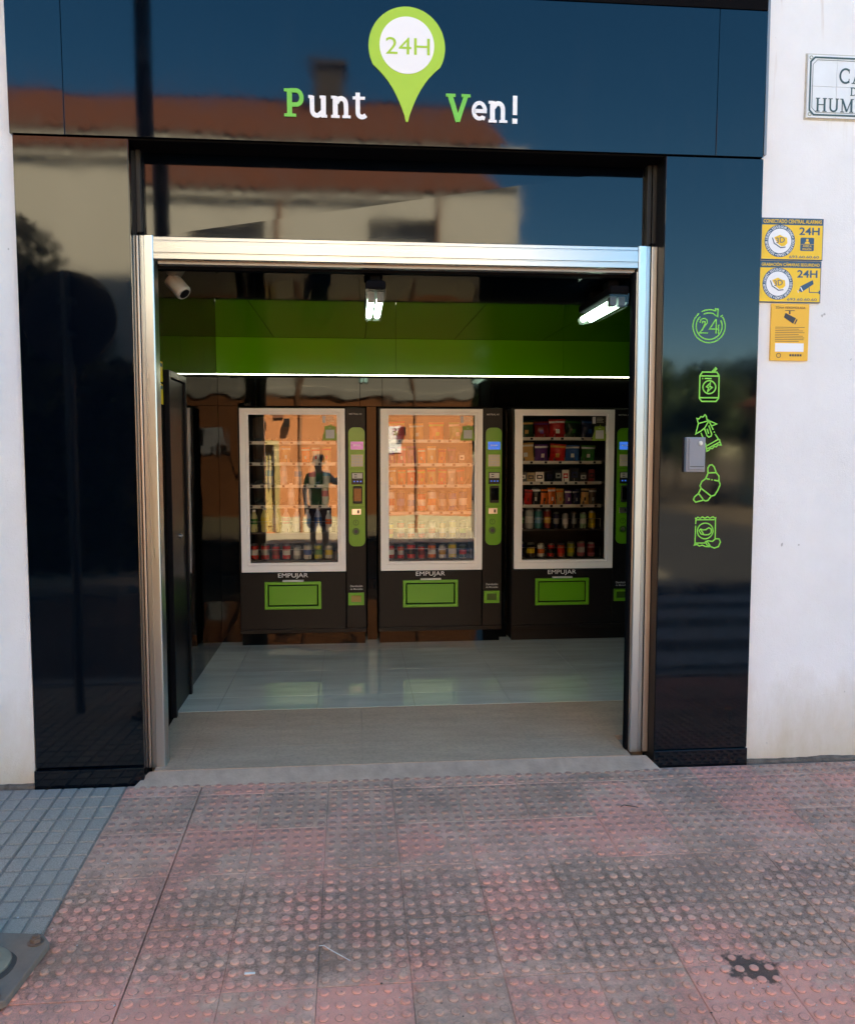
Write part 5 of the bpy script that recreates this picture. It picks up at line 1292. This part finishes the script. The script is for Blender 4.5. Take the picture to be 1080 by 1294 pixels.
# facing +y, right arm (x+) stretched out to the phone
B = [(0, 0, .90, .15, .11), (0, 0, 1.05, .145, .10), (0, .01, 1.25, .165, .11), (0, 0, 1.40, .15, .09), (0, 0, 1.47, .06, .06), (0, .02, 1.53, .062, .07), (0, .03, 1.62, .078, .095), (0, .02, 1.69, .06, .075),
     (.09, 0, .86, .085, .09), (.10, .01, .50, .058, .062), (.105, -.01, .28, .052, .055), (.11, -.01, .08, .036, .04), (.115, .10, .035, .04, .028), (.117, .17, .025, .03, .02),
     (-.09, 0, .86, .085, .09), (-.10, .01, .50, .058, .062), (-.105, -.01, .28, .052, .055), (-.11, -.01, .08, .036, .04), (-.115, .10, .035, .04, .028), (-.117, .17, .025, .03, .02),
     (.17, 0, 1.40, .06, .06), (.28, .14, 1.27, .045, .045), (.40, .27, 1.49, .036, .036), (.47, .345, 1.66, .027, .027), (.50, .37, 1.72, .030, .018),
     (-.17, 0, 1.40, .06, .06), (-.24, .00, 1.15, .045, .045), (-.22, .09, .95, .034, .034), (-.215, .15, .86, .028, .024),
     (.512, .385, 1.785, .0095), (.530, .40, 1.80, .0085), (.527, .375, 1.775, .0095), (.545, .395, 1.79, .008), (.490, .392, 1.79, .0095), (.505, .415, 1.81, .0085), (.475, .385, 1.76, .0095), (.49, .41, 1.775, .0085),
     (-.215, .165, .80, .009), (-.21, .16, .765, .008), (-.235, .16, .795, .009), (-.235, .155, .755, .008), (-.20, .175, .81, .009), (-.195, .18, .775, .008), (-.20, .185, .84, .009), (-.185, .195, .815, .008), (.48, .365, 1.70, .010), (.465, .39, 1.72, .009)]
E_ = [(0, 1), (1, 2), (2, 3), (3, 4), (4, 5), (5, 6), (6, 7), (0, 8), (8, 9), (9, 10), (10, 11), (11, 12), (12, 13), (0, 14), (14, 15), (15, 16), (16, 17), (17, 18), (18, 19), (3, 20), (20, 21), (21, 22), (22, 23), (23, 24),
      (3, 25), (25, 26), (26, 27), (27, 28), (24, 29), (29, 30), (24, 31), (31, 32), (24, 33), (33, 34), (24, 35), (35, 36), (28, 37), (37, 38), (28, 39), (39, 40), (28, 41), (41, 42), (28, 43), (43, 44), (24, 45), (45, 46)]
bd = skin("body", B, E_, M_skin, t)
skin("t_shirt", [(0, 0, .84, .195, .15), (0, 0, 1.05, .19, .14), (0, .01, 1.25, .20, .14), (0, 0, 1.40, .165, .105), (0, 0, 1.455, .085, .08), (.16, 0, 1.385, .082, .085), (.25, .09, 1.30, .07, .07), (-.16, 0, 1.385, .082, .085), (-.215, .0, 1.23, .068, .068)],
     [(0, 1), (1, 2), (2, 3), (3, 4), (3, 5), (5, 6), (3, 7), (7, 8)], M_cloth1, t)
skin("shorts", [(0, 0, .95, .18, .14), (.10, 0, .83, .125, .12), (.112, .005, .50, .115, .11), (-.10, 0, .83, .125, .12), (-.112, .005, .50, .115, .11)], [(0, 1), (1, 2), (0, 3), (3, 4)], M_cloth2, t)
mb = MB()
for k in range(3): mb.box(-.055 + .012 * k, .06 - .01 * k, .143, .160, 1.19 + k * .045, 1.212 + k * .045)
mb.build("shirt_print", M_white, t)
mb = MB(); mb.lathe([(.098, 1.655), (.100, 1.69), (.085, 1.735), (.045, 1.757), (0, 1.76)], 20, (0, .015, 0)); mb.add([(x, .105 + .09 * sin(a) , 1.66 - .01 * sin(a)) for a, x in [(pi * k / 8, .085 * cos(pi * k / 8)) for k in range(9)]] + [(x, .10 + .085 * sin(a), 1.668 - .01 * sin(a)) for a, x in [(pi * k / 8, .083 * cos(pi * k / 8)) for k in range(9)]], [tuple(range(9)), tuple(range(17, 8, -1))]); mb.build("cap", M_matblack, t)
mb = MB()
for s_ in (-1, 1): mb.lathe([(0, -.009), (.009, 0), (0, .009)], 8, (s_ * .030, .112, 1.625)); mb.box(s_ * .092 - .012, s_ * .092 + .012, .0, .03, 1.59, 1.65)
mb.add([(-.014, .118, 1.595), (.014, .118, 1.595), (0, .145, 1.60), (0, .115, 1.64)], [(0, 2, 3), (2, 1, 3), (0, 1, 2)]); mb.box(-.025, .025, .112, .118, 1.565, 1.573)
mb.build("face", pm("face detail", (.30, .16, .12), .6), t)
for s_ in (-1, 1):
    mb = MB(); mb.box(s_ * .115 - .05, s_ * .115 + .05, -.08, .21, .0, .085); mb.build("shoe", M_matblack, t, bevel=.03)
ph = MB(); ph.box(-.040, .040, -.15, -.142, -.075, .075)
o = ph.build("phone", M_matblack, None, bevel=.003, loc=(0.0, -4.085, 1.60)); tag(o, "dark phone held up in the photographer's raised hand", "phone")
bpy.context.view_layer.update()
